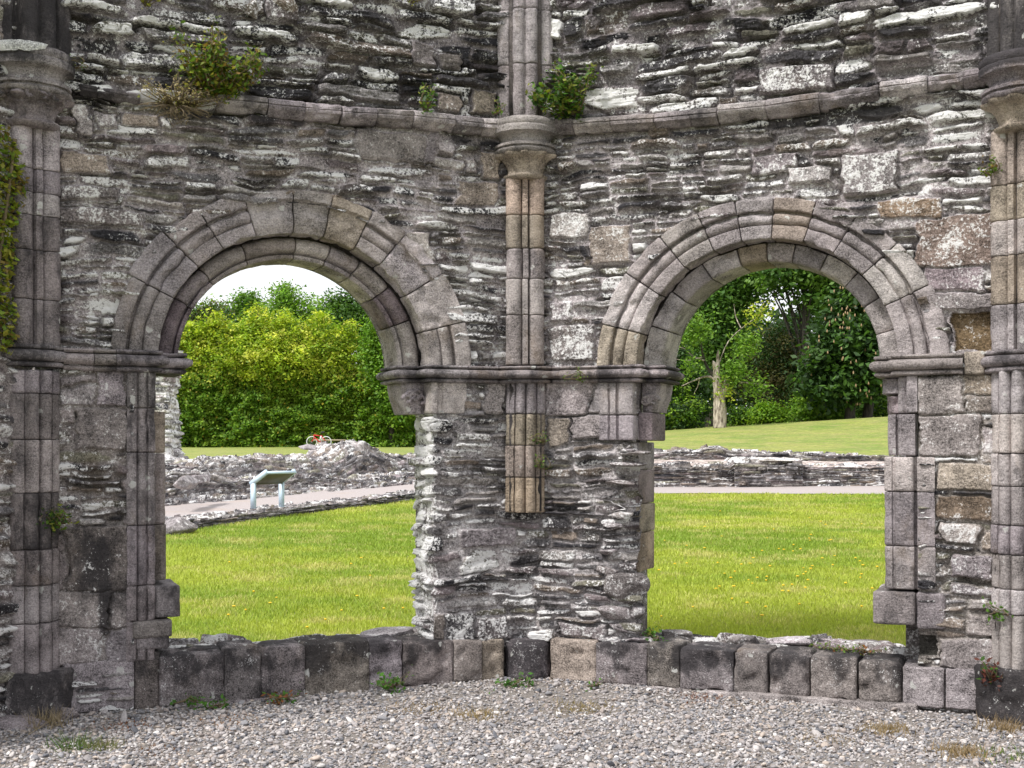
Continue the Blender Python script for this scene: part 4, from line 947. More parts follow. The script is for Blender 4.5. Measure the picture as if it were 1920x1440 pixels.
def topcurve(pts, A, kd, w, kn, Yfun):       # photograph outline -> heights along the wall
    ss, zs = [], []
    for x, y in pts:
        dx = (x - 960) / F; o = A + kn * w
        # intersect view ray with the wall line in plan
        den = dx * kd[1] - kd[0]; s = ((o[0] - CX) - dx * o[1]) / den if abs(den) > 1e-6 else 0
        Y = o[1] + kd[1] * s; ss.append(s); zs.append(EZ + (HY - y) / F * Y - (.07 if Y < 30.5 else 0) - (.13 if w == 1.5 else 0))
    ss, zs = np.array(ss), np.array(zs); k = np.argsort(ss)
    return lambda u: np.interp(u, ss[k], zs[k])
# left: kerb wall that carries the path
kerb = empty('path_kerb_wall', K0 + kd * 5, 'low mossy slate kerb wall between lawn and raised path', 'wall')
profile_wall(kerb, 'kerb_masonry', K0, kd, kn, KL, [(0, -.15), (.0, .15), (.0, .92), (.06, 1.0), (.40, 1.06), (.5, .9)], lambda u: np.array([kz(s) for s in u]) + .02, 201, .022, thin=lambda u, v: .10, bright=1.2, base=lambda u: np.array([kz(s) for s in u]) - .16, stain=.3, rough=.05, amp=1.4)
RA = W(230, 842, 22.0); RB = W(840, 842, 32.0); RA[2] = RB[2] = 0
rd = RB - RA; RL = float(np.linalg.norm(rd)); rd /= RL; RL += 6; rn = V3(-rd[1], rd[0], 0)
ruin = empty('ruined_wall', RA + rd * 3, 'long crumbling rubble wall behind the lectern, under the bicycle', 'ruin')
front = topcurve([(250, 890), (330, 882), (400, 880), (440, 893), (500, 896), (560, 886), (620, 890), (700, 896), (780, 890), (860, 890)], RA, rd, 0, rn, None)
back = topcurve([(250, 846), (335, 856), (380, 852), (395, 842), (440, 841), (500, 839), (545, 841), (570, 838), (598, 842), (618, 841), (632, 832), (652, 821), (688, 820), (706, 832), (730, 843), (775, 847), (900, 849)], RA, rd, 1.5, rn, None)
rb = lambda u: terrain(RA[0] + rd[0] * u, RA[1] + rd[1] * u) + .18
profile_wall(ruin, 'front_masonry', RA, rd, rn, RL, [(-.5, -.3), (-.3, .02), (-.1, .2), (0, .5), (.1, 1.0), (.5, 1.02), (1.2, 1.0), (1.6, .9)], front, 211, .02, bright=1.45, base=rb, thin=lambda u, v: .08)
profile_wall(ruin, 'rear_masonry', RA + rn * 1.2, rd, rn, RL, [(-.15, 0), (.0, .6), (.25, .97), (.6, 1.0), (1.2, .97), (1.6, .5), (1.8, 0)], back, 223, .02, bright=1.45, base=lambda u: rb(u) - .5, thin=lambda u, v: .085)
for x, y, Y, rx, rz, s, c in ((350, 905, 21.6, .15, .12, 64, 'grey'), (372, 898, 22.4, .13, .07, 65, 'mid')):
    rock('fallen_rubble', W(x, y, Y), rx, .6, rz, s, dcol(c), 'ruin', ruin, .6)
tag(rock('capping_stone', W(577, 838, 27.5), .20, .17, .065, 71, dcol('grey'), 'ruin', None, .4), 'loose flat grey stone perched on the ruin below the bicycle', 'stone')
for i, (x, y, Y, r, l) in enumerate([(605, 955, 24, .13, 'small pale stone by the kerb, leftmost of three'), (628, 957, 24, .12, 'small pale stone by the kerb, middle of three'), (668, 952, 24.6, .15, 'small pale stone by the kerb, rightmost and largest of three')]):
    c = W(x, y, Y); c[2] = terrain(c[0], c[1]) + .06
    tag(rock('kerb_stone', c, r, r * .7, r * .7, 75 + i, (.5, .46, .44), 'ruin', None, .7), l, 'stone', 'pale stones along the path kerb')
c = W(335, 985, 18.6); c[2] = terrain(c[0], c[1]) + .1
tag(rock('weathered_boulder', c, .28, .3, .17, 79, dcol('mid'), 'ruin', None, .5), 'weathered grey boulder on the grass at the near end of the kerb', 'boulder')
# tall fragment at far left
TA = W(203, 842, 28.6); TA[2] = 0
frag = empty('wall_fragment', TA + V3(1, 0, .6), 'tall pale rubble wall fragment with a ragged edge, seen beside the left jamb', 'ruin')
tb, tc = wrap_base([TA + V3(-1.0, 0, 0), TA + V3(1.32, 0, 0), TA + V3(1.32, 1.0, 0)])
rubble('fragment_masonry', frag, lambda u, v: tb(u, v), 0, tc[2], .4, 3.9, .022, 231, (), None, lambda u, v: .13, 1.6, (.40, .375, .36), 'ruin', bright=1.9,
       hadd=lambda u, v: .12 * fbm(u * 1.2, v * 2.2, None, 5, 3) + .45 * sst(1.7, .7, v) * sst(1.7, 2.4, u) + .06, lichf=lambda u, v: .5)
v, fs = boxm(TA + V3(.1, .55, 2.1), V3(1.1, 0, 0), V3(0, .45, 0), Z * 1.72); mesh('fragment_core', v, fs, M['ruin'], frag, {'col': np.tile((.3, .28, .27), (8, 1)), 'lich': np.full(8, .4), 'stain': np.zeros(8)})
# right: two tiers beside the path
QA = V3(2.2, 31.0, 0); qd = V3(1, .012, 0); qd /= np.linalg.norm(qd); qn = V3(-qd[1], qd[0], 0); QL = 11.
low = empty('terrace_wall', QA + qd * 4, 'low dark slate wall in front of the path at right, topped with pale slabs', 'wall')
q_front = topcurve([(1150, 872), (1225, 872), (1368, 872), (1380, 863), (1500, 863), (1512, 876), (1560, 874), (1664, 876), (1760, 878)], QA, qd, 0, qn, None)
q_back = topcurve([(1150, 845), (1225, 846), (1270, 844), (1310, 844), (1325, 838), (1350, 838), (1362, 845), (1420, 847), (1500, 849), (1560, 852), (1664, 856), (1760, 858)], QA, qd, 1.4, qn, None)
qb = lambda u: terrain(QA[0] + qd[0] * u, np.full_like(u, QA[1] - .2))
but = lambda u: 0 * u
profile_wall(low, 'front_masonry', QA, qd, qn, QL, [(-.08, -.1), (-.03, .3), (0, .9), (.06, 1.0), (.5, 1.03), (1.3, 1.04)], q_front, 241, .024, mortar=(.28, .25, .24), bright=1.25, base=qb, stain=.32, rough=.06, thin=lambda u, v: .11)
# bright slab and buttress in the middle of the front tier
ux = lambda x: float((W(x, 842, 31.0) - QA)[0])
profile_wall(low, 'buttress', QA + qd * ux(1375) - qn * .22, qd, qn, ux(1502) - ux(1375), [(-.03, -.1), (0, .3), (0, .95), (.07, 1.02), (.9, 1.05), (1.1, .5)], lambda u: np.full_like(u, 1.32) + .0 * u, 251, .022, mortar=(.27, .24, .23), bright=1.2, base=lambda u: np.full_like(u, .62), stain=.4, rough=.04, thin=lambda u, v: .11)
v, fs = boxm(W(1448, 863, 31.25), qd * .68, qn * .34, Z * .035); 
rock('pale_slab', W(1448, 861.5, 31.2), .72, .38, .05, 83, (.62, .58, .55), 'ruin', low, .7, 0., ang=.02)
for x, x2, y0_, y1_ in ((1180, 1374, 873, 861), (1502, 1720, 876, 864)):
    gu, gw = np.meshgrid(np.linspace(0, 1, 70), np.linspace(0, 1, 12)); gu, gw = gu.ravel(), gw.ravel()
    A0, A1 = W(x, y0_, 31.08), W(x2, y0_ + 1, 31.1); B0, B1 = W(x, y1_, 32.3), W(x2, y1_ + 1, 32.3)
    p = (A0 + (A1 - A0) * gu[:, None]) * (1 - gw)[:, None] + (B0 + (B1 - B0) * gu[:, None]) * gw[:, None]
    p[:, 2] += .03 * fbm(p[:, 0] * 3, p[:, 1] * 6, None, 7, 3)
    i_ = np.arange(69 * 11); a = (i_ // 69) * 70 + i_ % 69
    cc = np.array((.44, .37, .34)) * (1 + .3 * fbm(p[:, 0] * 2, p[:, 1] * 5, None, 8, 3))[:, None]
    mesh('ledge', p, np.stack([a, a + 1, a + 71, a + 70], 1), M['ruin'], low, {'col': cc, 'lich': np.full(len(p), .5), 'stain': np.zeros(len(p))}, True)
up = empty('upper_terrace_wall', QA + qd * 4 + qn * 1.4, 'upper dark slate wall edging the raised lawn at right', 'wall')
profile_wall(up, 'masonry', QA + qn * 1.25, qd, qn, QL, [(-.04, 0), (0, .4), (.02, .93), (.10, 1.0), (.55, 1.02), (.7, .3)], q_back, 261, .024, mortar=(.30, .27, .26), bright=1.3, base=lambda u: np.full_like(u, 1.0), stain=.25, rough=.05, thin=lambda u, v: .11)

# lectern ----------------------------------------------------------------------------
L1 = W(475, 948, 21.2); wd = V3(.36, .62, 0); wl_ = np.linalg.norm(wd); wdn = wd / wl_; ar = V3(.86, -.5, 0)
lec = empty('information_lectern', L1, 'pale blue steel information lectern standing on the raised path', 'lectern')
zt = L1[2] + .40; LT = EZ + (HY - 906) / F * 21.2; arm = ar * .33 + Z * .20; up_ = np.cross(wdn, arm / np.linalg.norm(arm)); up_ = up_ if up_[2] > 0 else -up_
for s in (0, 1):
    b0 = L1 + wd * s
    v, fs = boxm(V3(b0[0], b0[1], .5 * (L1[2] - .05 + LT)), ar * .045, wdn * .022, Z * .5 * (LT - L1[2] + .05)); mesh('post', v, fs, M['paint'], lec)
    st_ = V3(b0[0], b0[1], LT - .02) - ar * .04; v, fs = boxm(st_ + arm * .5 + up_ * .01, arm * .54, wdn * .022, up_ * .040); mesh('side_arm', v, fs, M['paint'], lec)
st_ = V3(L1[0], L1[1], LT - .02) + wd * .5 + arm * .52
v, fs = boxm(st_ + up_ * .0, arm * .46, wd * .47, up_ * .012); pn = mesh('panel', v, fs, M['panelback'], lec)
v, fs = boxm(st_ + arm * .455 + up_ * .005, arm * .03, wd * .5, up_ * .022); mesh('top_rail', v, fs, M['paint'], lec)
v, fs = boxm(st_ - arm * .45, arm * .03, wd * .48, up_ * .018); mesh('bottom_rail', v, fs, M['panelback'], lec)

# bicycle ------------------------------------------------------------------------------
YB = 72.
bx0 = W(598, 839, YB); bx0[2] = terrain(bx0[0], bx0[1]) + .06
BK = empty('bicycle', bx0, 'red racing bicycle with white wheels parked before the hedge', 'bicycle')
KB_ = .82
q2 = lambda x, z_, y=0: bx0 + V3(x, y, z_) * KB_
wr_ = .345
FW, RW, BB, SE, HD = q2(-.50, wr_), q2(.50, wr_), q2(.07, .30), q2(.20, .80), q2(-.36, .82)
for c in (FW, RW):
    v, fs = tube([c + wr_ * KB_ * V3(math.cos(t), 0, math.sin(t)) for t in np.linspace(0, 2 * math.pi, 33)], .020, 8, False); wh = mesh('wheel', v, fs, M['white'], BK, smooth=True)
    v, fs = tube([c + (wr_ + .012) * KB_ * V3(math.cos(t), 0, math.sin(t)) for t in np.linspace(0, 2 * math.pi, 33)], .016, 6, False); mesh('tyre', v, fs, M['white'], wh, smooth=True)
    v, fs = join([tube([c, c + .33 * KB_ * V3(math.cos(t), 0, math.sin(t))], .003, 4) for t in np.linspace(0, 2 * math.pi, 17)[:-1]] + [tube([c - V3(0, .05, 0), c + V3(0, .05, 0)], .025, 8)]); mesh('spokes', v, fs, M['steel'], wh)
HB = HD - V3(-.04, 0, .14)
v, fs = join([tube([HD, HB], .030, 8), tube([HB, BB], .030, 8), tube([HD, SE - V3(.02, 0, .06)], .026, 8), tube([BB, SE], .024, 8), tube([BB + V3(0, .05, 0), RW + V3(0, .05, 0)], .017, 6), tube([BB - V3(0, .05, 0), RW - V3(0, .05, 0)], .017, 6), tube([SE - V3(0, -.04, .08), RW + V3(0, .05, 0)], .015, 6), tube([SE - V3(0, .04, .08), RW - V3(0, .05, 0)], .015, 6)])
mesh('frame', v, fs, M['red'], BK, smooth=True)
v, fs = join([tube([HB, HB + V3(-.05, .05, -.12), FW + V3(0, .06, 0)], .018, 6), tube([HB, HB + V3(-.05, -.05, -.12), FW - V3(0, .06, 0)], .018, 6)]); mesh('fork', v, fs, M['red'], BK, smooth=True)
v, fs = join([tube(smoothpath([HD + V3(0, 0, .08), HD + V3(-.10, s * .2, .10), HD + V3(-.19, s * .21, .05), HD + V3(-.17, s * .21, -.06), HD + V3(-.08, s * .21, -.07)]), .017, 6) for s in (-1, 1)] + [tube([HD, HD + V3(0, 0, .1)], .02, 6)]); mesh('handlebar', v, fs, M['black'], BK, smooth=True)
v, fs = join([tube([SE, SE + V3(.03, 0, .14)], .014, 6), tube(smoothpath([SE + V3(-.12, 0, .15), SE + V3(.0, 0, .16), SE + V3(.16, 0, .17)]), [.02] * 4 + [.05] * 5, 8)]); mesh('saddle', v, fs, M['black'], BK, smooth=True)
v, fs = tube([BB + V3(.02, 0, .1), BB + V3(.07, 0, .36)], .05, 8); mesh('bottle', v, fs, M['white'], BK, smooth=True)
v, fs = join([tube([BB + V3(0, .04, 0) + .09 * V3(math.cos(t), 0, math.sin(t)) for t in np.linspace(0, 6.28, 17)], .012, 5, False), tube([BB - V3(0, .06, 0), BB - V3(-.03, .06, .17)], .016, 6), tube([BB + V3(0, .06, 0), BB + V3(-.03, .06, .17)], .016, 6)]); mesh('crank', v, fs, M['white'], BK, smooth=True)
# bench behind it
b0 = bx0 + V3(.45, 1.1, 0); b0[2] = terrain(b0[0], b0[1]) - .02
bn = empty('bench', b0, 'plain timber bench behind the bicycle', 'bench')
v, fs = boxm(b0 + Z * .44, V3(.95, 0, 0), V3(0, .2, 0), Z * .045); mesh('seat', v, fs, M['wood'], bn)
for s in (-.62, .8): v, fs = boxm(b0 + V3(s, 0, .2), V3(.12, 0, 0), V3(0, .16, 0), Z * .215); mesh('leg', v, fs, M['wood'], bn)

# =================================================================== foliage
def leaves(name, pts, size, cols, parent=None, up=.6, seed=1, mat='leaf', asp=.55, outward=None, kind=None):
    """pts (n,3): one small folded leaf of four faces' corners per point"""
    g = np.random.default_rng(seed); n = len(pts); size = np.broadcast_to(size, (n,))
    nr = g.normal(size=(n, 3)); nr[:, 2] = np.abs(nr[:, 2]) + up
    if outward is not None: nr += outward
    nr /= np.linalg.norm(nr, axis=1)[:, None]
    t = g.normal(size=(n, 3)); t -= (t * nr).sum(1)[:, None] * nr; t /= np.linalg.norm(t, axis=1)[:, None]; b = np.cross(nr, t)
    L_ = size[:, None]; w = L_ * asp
    v = np.stack([pts - t * L_ * .5, pts + b * w * .5 - nr * L_ * .08, pts + t * L_ * .5 - nr * L_ * .1, pts - b * w * .5 - nr * L_ * .08], 1).reshape(-1, 3)
    f = np.arange(n * 4).reshape(-1, 4)
    o = mesh(name, v, f, M[mat], parent, {'col': np.repeat(cols, 4, 0)})
    if kind: o['kind'] = kind
    return o
def clumps(g, ells, n, cr, shell=.55, low=.1):
    """clump centres spread through the outer part of a few ellipsoids"""
    E_ = np.array(ells); vol = (E_[:, 3] * E_[:, 4] * E_[:, 5]) ** .7; w = vol / vol.sum(); k = g.choice(len(E_), n, p=w)
    d = g.normal(size=(n, 3)); d /= np.linalg.norm(d, axis=1)[:, None]; r = g.uniform(shell, 1.05, n)[:, None]
    return E_[k, :3] + d * r * E_[k, 3:6], d
def tree(name, label, cat, base, ells, nclump, nper, leaf, cr, colors, trunk_r, group=None, bark='bark', seed=1, nlimb=9, lean=0, trunks=1, shell=.5, asp=.55, parts=True, topz=None):
    g = np.random.default_rng(seed); t = empty(name, base, label, cat, group)
    C, dr = clumps(g, ells, nclump, cr, shell)
    fl = base[2] + .05; ok = C[:, 2] > fl; C, dr = C[ok], dr[ok]; m_ = len(C)
    cc = np.array(colors)[g.integers(0, len(colors), m_)] * g.uniform(.6, 1.35, (m_, 1))
    rr = cr * g.uniform(.6, 1.4, m_)
    pts = C[:, None, :] + np.clip(g.normal(size=(m_, nper, 3)), -1.9, 1.9) * rr[:, None, None] * np.array([.6, .6, .38])
    cols = np.repeat(cc, nper, 0) * g.uniform(.8, 1.25, (m_ * nper, 1))
    leaves('crown', pts.reshape(-1, 3), leaf * g.uniform(.6, 1.35, m_ * nper), cols, t, .5, seed, asp=asp, outward=np.repeat(dr, nper, 0) * .5)
    E_ = np.array(ells); top = E_[np.argmax(E_[:, 2])]
    tl = []
    for q_ in range(trunks):
        b0 = np.array(base) + V3((q_ - (trunks - 1) / 2) * trunk_r * 4.2, q_ * .4, -.2); tp = V3(top[0], top[1], top[2] + top[5] * .5)
        pts_ = smoothpath([b0, b0 + (tp - b0) * .3 + V3(g.normal() * .15, 0, 0), b0 + (tp - b0) * .65 + V3(g.normal() * .2, 0, 0), tp], 5); nn = len(pts_)
        tl.append(tube(pts_, trunk_r * np.linspace(1.15, .15, nn), 9, bump=.12, seed=seed))
        for i in range(nlimb):
            f = g.uniform(.25, .8); p0 = pts_[int(f * (nn - 1))]; p1 = C[g.integers(0, m_)]
            mid = .5 * (p0 + p1) + V3(0, 0, .12 * np.linalg.norm(p1 - p0))
            tl.append(tube(smoothpath([p0, mid, p1], 4), np.linspace(trunk_r * .4 * (1.1 - f), .02, 9), 5, seed=i))
    v, fs = join(tl); mesh('trunk', v, fs, M[bark], t, smooth=True)
    return t
def ell(x0, y0, x1, y1, Y, dep=1., n=1):      # crown ellipsoid standing at distance Y, outlined by photograph pixels
    a, b_ = W(x0, y0, Y), W(x1, y1, Y); c = .5 * (a + b_); rx, rz = abs(b_[0] - a[0]) / 2, abs(b_[2] - a[2]) / 2
    return (c[0], c[1], c[2], rx, rx * dep, rz)
def gnd(x, Y):
    p = W(x, 842, Y); p[2] = float(terrain(p[0], p[1])); return p
YEL = [(.40, .48, .04), (.31, .42, .035), (.55, .56, .09), (.22, .34, .03)]; GRN = [(.15, .285, .025), (.10, .21, .02), (.21, .335, .03)]
DKG = [(.03, .075, .018), (.045, .10, .02), (.06, .12, .025)]; MID = [(.085, .18, .03), (.06, .14, .025), (.115, .21, .035)]; LIM = [(.17, .32, .035), (.13, .26, .03), (.21, .34, .05)]
BRN = [(.10, .085, .03), (.12, .11, .03), (.075, .08, .025)]
# clipped hedge
YH = 74.6
hx0, hx1 = W(230, 842, YH)[0], W(860, 842, YH)[0]
hz = lambda x: 1.7 + 5.2 + 1.1 * fbm(x * .35, x * 0, None, 501, 3)
hed = empty('hedge', (-13, YH, 1.7), 'tall clipped dark green laurel hedge behind the bicycle', 'hedge')
g = np.random.default_rng(31); n = 64000
x = g.uniform(hx0, hx1, n); zt_ = g.random(n) ** .95; z_ = 1.62 + zt_ * (hz(x) - 1.6)
bul = .55 * fbm(x * .7, z_ * .9, None, 503, 3) + .35 * fbm(x * 2.2, z_ * 2.6, None, 504, 2) - .5 * sst(.75, 1, zt_)
y = YH - bul + g.normal(0, .14, n) + (g.random(n) < .15) * g.uniform(0, .5, n)
pt = np.column_stack([x, y, z_]); sel = fbm(x * .9, z_ * 1.4, None, 505, 3)
hc = np.where((sel + .25 * g.normal(size=n))[:, None] > .22, np.array([(.16, .25, .02)]), np.array(GRN)[g.integers(0, 3, n)]) * g.uniform(.6, 1.3, (n, 1))
hy = sst(4.6, 6.4, z_ + 1.1 * fbm(x * .5, z_ * .5, None, 507, 3) + .3 * g.normal(size=n) + .10 * (x + 13)); hc = np.where((g.random(n) < hy)[:, None], np.array(YEL)[g.integers(0, 4, n)] * g.uniform(.6, 1.15, (n, 1)), hc)
hc[g.random(n) < .012] = (.45, .36, .04)
leaves('foliage', pt, .21 * g.uniform(.6, 1.3, n), hc, hed, .25, 33, outward=np.tile((0, -.7, .2), (n, 1)))
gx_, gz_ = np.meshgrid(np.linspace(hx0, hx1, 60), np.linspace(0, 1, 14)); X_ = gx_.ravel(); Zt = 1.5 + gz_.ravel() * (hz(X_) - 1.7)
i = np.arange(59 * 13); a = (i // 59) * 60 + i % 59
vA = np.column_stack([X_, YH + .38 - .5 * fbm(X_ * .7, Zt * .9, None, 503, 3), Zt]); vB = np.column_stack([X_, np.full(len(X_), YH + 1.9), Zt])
fA = np.stack([a, a + 1, a + 61, a + 60], 1); mesh('shade_core', np.vstack([vA, vB]), np.vstack([fA, fA + len(vA)]), plain('hedge_shade_core', (.022, .032, .012), .9, 0, .4, 8), hed)  # added opaque backing, coloured dark as the shade between the hedge leaves
# big yellow-green bush over the hedge
bush = lambda *a, **k: tree(*a, **k)
Yb = 75.4
tree('beech_tree', 'broad yellow-green beech growing out of the top of the hedge', 'tree', gnd(520, Yb), [ell(270, 605, 400, 745, Yb, .5), ell(320, 592, 440, 740, Yb, .5), ell(360, 592, 500, 740, Yb, .5), ell(420, 588, 590, 730, Yb, .5), ell(540, 594, 660, 730, Yb, .5), ell(600, 612, 690, 745, Yb, .5), ell(345, 596, 372, 650, Yb, 1), ell(392, 584, 420, 640, Yb, 1), ell(468, 572, 498, 630, Yb, 1), ell(520, 580, 545, 640, Yb, 1), ell(590, 582, 612, 640, Yb, 1), ell(640, 596, 668, 660, Yb, 1), ell(400, 620, 620, 720, Yb - .5, .5)], 2600, 24, .19, .38, YEL, .25, seed=51, shell=.5)
tree('ash_tree', 'airy light green ash behind the beech, tallest against the sky', 'tree', gnd(545, 92), [ell(470, 562, 600, 720, 92), ell(508, 530, 556, 590, 92), ell(520, 560, 620, 700, 92)], 520, 40, .26, .8, LIM, .3, seed=53)
tree('sycamore_tree', 'dense blue-green sycamore at the right of the left arch sky', 'tree', gnd(650, 98), [ell(604, 544, 676, 640, 98), ell(640, 552, 720, 680, 98), ell(590, 560, 640, 680, 98)], 420, 44, .28, .8, MID, .35, seed=55, shell=.4)
tree('maple_tree', 'bright green maple close to the right jamb of the left arch', 'tree', gnd(735, 75), [ell(680, 566, 775, 720, 74.6, .5), ell(700, 640, 790, 800, 74.3, .5), ell(685, 620, 740, 740, 74.3, .5)], 520, 34, .2, .5, LIM[:2] + GRN, .2, seed=57)
tree('oak_tree', 'small round oak on the skyline, second tree from the left', 'tree', gnd(465, 104), [ell(425, 556, 505, 680, 104), ell(442, 552, 478, 600, 104)], 240, 40, .28, .8, MID + LIM, .3, seed=59)
tree('hawthorn_tree', 'dull brown-green hawthorn at the far left of the skyline', 'tree', gnd(390, 88), [ell(360, 560, 440, 720, 88), ell(330, 575, 390, 720, 88)], 300, 40, .22, .7, BRN + DKG, .25, seed=61)
tree('elm_tree', 'green elm half hidden by the left arch curve', 'tree', gnd(345, 94), [ell(300, 568, 400, 720, 94), ell(370, 562, 425, 640, 94)], 320, 40, .26, .8, GRN + MID, .3, seed=63)
# right hand grove
DK2 = [(.028, .065, .016), (.04, .09, .02), (.022, .05, .014)]
tree('lime_tree', 'tall mid green lime filling the upper left of the right arch', 'tree', gnd(1330, 58), [ell(1235, 430, 1440, 650, 58, .8), ell(1260, 520, 1400, 720, 57, .7), ell(1350, 420, 1470, 560, 58, .7), ell(1200, 560, 1290, 760, 58, .7)], 800, 40, .20, .66, MID + [(.10, .21, .03)], .35, seed=71, shell=.35, nlimb=14)
tree('sycamore_tree', 'spreading sycamore with open limbs at the top of the right arch', 'tree', gnd(1500, 55), [ell(1400, 420, 1620, 560, 55, .7), ell(1480, 480, 1640, 600, 55, .7), ell(1430, 470, 1485, 550, 55, .7)], 400, 36, .22, .62, MID + [(.12, .22, .03)], .22, seed=73, shell=.3, nlimb=16)
tree('yew_tree', 'dark brownish yew in the middle of the grove', 'tree', gnd(1450, 56), [ell(1390, 610, 1540, 800, 56, .8), ell(1415, 620, 1500, 730, 56, .7)], 420, 46, .16, .5, BRN + DK2, .25, seed=75, asp=.3, shell=.4)
ch = tree('horse_chestnut', 'horse chestnut with pinkish blossom candles beside the right jamb', 'tree', gnd(1612, 50), [ell(1515, 580, 1690, 760, 50, .8), ell(1550, 510, 1720, 680, 50, .8), ell(1500, 640, 1600, 760, 49.5, .7)], 470, 30, .26, .46, DK2 + [(.07, .15, .03), (.09, .18, .035)], .19, seed=77, trunks=2, shell=.62, nlimb=6)
g = np.random.default_rng(78); Cc, dd = clumps(g, [ell(1515, 580, 1690, 760, 49.7, .8), ell(1550, 510, 1720, 680, 49.7, .8)], 420, .4, 1.0); sel = dd[:, 1] < .25; Cc = Cc[sel]
prt = [tube([p, p + Z * .05, p + Z * .12], [.028, .03, .008], 6) for p in Cc[:190]]
v, fs = join(prt); cb = mesh('blossom', v, fs, M['candle'], ch); cb['kind'] = 'stuff'
tree('holly_tree', 'dark holly at the left edge of the right arch', 'tree', gnd(1255, 50), [ell(1190, 650, 1330, 815, 50, .6), ell(1180, 560, 1290, 720, 51, .6)], 420, 40, .17, .5, DK2 + [(.05, .12, .02)], .15, seed=81, shell=.5)
tree('alder_tree', 'dark alder filling the background behind the yew', 'tree', gnd(1480, 66), [ell(1400, 605, 1540, 800, 66, .8), ell(1330, 600, 1440, 800, 66, .8)], 420, 40, .24, .8, DK2, .3, seed=83, shell=.3)
tree('hornbeam_tree', 'dark hornbeam behind the horse chestnut', 'tree', gnd(1640, 64), [ell(1540, 520, 1720, 790, 64, .7), ell(1620, 470, 1760, 640, 64, .7)], 460, 40, .24, .8, DK2 + MID[:1], .3, seed=85, shell=.3)
def shrub(label, x, Y, ells, n, cols, seed, leaf=.13, cr=.32): return tree('shrub', label, 'shrub', gnd(x, Y), ells, n, 34, leaf, cr, cols, .04, 'shrubs along the edge of the grove', seed=seed, nlimb=6, shell=.4)
shrub('bright green shrub spreading widest below the grove', 1540, 51, [ell(1470, 740, 1600, 800, 51, .6), ell(1500, 730, 1560, 790, 51, .6)], 260, LIM + GRN, 91)
shrub('small pointed shrub between the bare trunk and the bright shrub', 1445, 50.5, [ell(1412, 762, 1480, 802, 50.5, .6), ell(1425, 748, 1450, 790, 50.5, .5)], 120, GRN, 92)
shrub('low dark shrub behind the foot of the bare trunk', 1395, 52, [ell(1360, 765, 1420, 808, 52, .6)], 110, DK2 + GRN, 93)
shrub('dark shrub at the left edge of the right arch', 1265, 48.5, [ell(1200, 745, 1330, 818, 48.5, .5), ell(1210, 700, 1290, 800, 49, .5)], 230, DK2 + GRN, 94)
shrub('shady shrub under the horse chestnut', 1650, 53, [ell(1590, 735, 1700, 795, 53, .6)], 150, DK2 + GRN, 95)
# far wood that closes the view between the trunks
g = np.random.default_rng(99); n = 26000; fxx = g.uniform(-45, 42, n); fy_ = 112 + g.uniform(0, 10, n); top = 7.5 + 2.0 * fbm(fxx * .15, fxx * 0, None, 601, 3)
right = fxx > 2; fy_ = np.where(right, 74 + g.uniform(0, 8, n), fy_); top = np.where(right, 7.9 + 1.7 * fbm(fxx * .3, fxx * 0, None, 603, 3), top)
fz = 1.2 + g.random(n) ** .9 * top
dw_ = leaves('distant_wood', np.column_stack([fxx, fy_, fz]), .8 * g.uniform(.6, 1.3, n), np.array(DK2)[g.integers(0, 3, n)] * g.uniform(.7, 1.3, (n, 1)), None, .2, 98, kind='stuff', outward=np.tile((0, -.6, 0), (n, 1)))
tag(dw_, 'dark far wood closing the view behind all the trees', 'woodland')
# bare broken tree
YD = 46.5; db = W(1350, 798, YD); db[2] = float(terrain(db[0], db[1]))
dead = empty('dead_tree', db, 'pale broken dead tree trunk with a few leafy sprouts on the raised lawn', 'tree')
w_ = lambda x, y, dy=0: W(x, y, YD + dy)
tk = [tube(smoothpath([db - Z * .1, w_(1349, 765), w_(1347, 735), w_(1344, 705), w_(1343, 685)], 4), np.concatenate([np.linspace(.25, .19, 9), np.linspace(.18, .10, 8)]), 10, bump=.2, seed=3),
      tube(smoothpath([w_(1349, 750), w_(1358, 730), w_(1363, 713), w_(1362, 707)], 4), np.linspace(.14, .08, 13), 8, bump=.2, seed=4), tube(smoothpath([w_(1344, 700), w_(1346, 680), w_(1346, 665), w_(1347, 656)], 4), np.linspace(.10, .015, 13), 8, bump=.25, seed=5),
      tube([w_(1342, 690), w_(1338, 680), w_(1337, 676)], [.10, .06, .01], 7, bump=.3)]
v, fs = join(tk); mesh('trunk', v, fs, M['deadwood'], dead, smooth=True)
for pts, r0 in (([(1342, 712), (1330, 706), (1316, 708), (1298, 715), (1278, 724)], .055), ([(1344, 708), (1332, 697), (1322, 680), (1316, 655), (1311, 620)], .085), ([(1345, 690), (1366, 640), (1400, 608), (1425, 590), (1432, 566)], .02), ([(1346, 715), (1380, 716), (1420, 720), (1450, 724)], .035), ([(1316, 670), (1290, 676), (1258, 672)], .03), ([(1312, 709), (1308, 725), (1300, 740)], .02), ([(1320, 676), (1300, 668), (1280, 652), (1262, 655)], .03), ([(1390, 616), (1380, 595), (1376, 570)], .025)):
    p3 = smoothpath([w_(x, y, .3 * math.sin(i)) for i, (x, y) in enumerate(pts)], 4)
    v, fs = tube(p3, np.linspace(r0, r0 * .25, len(p3)), 6, bump=.2); mesh('branch', v, fs, M['deadwood'] if r0 != .085 else M['bark'], dead, smooth=True)
g = np.random.default_rng(111); sp, sc_ = [], []
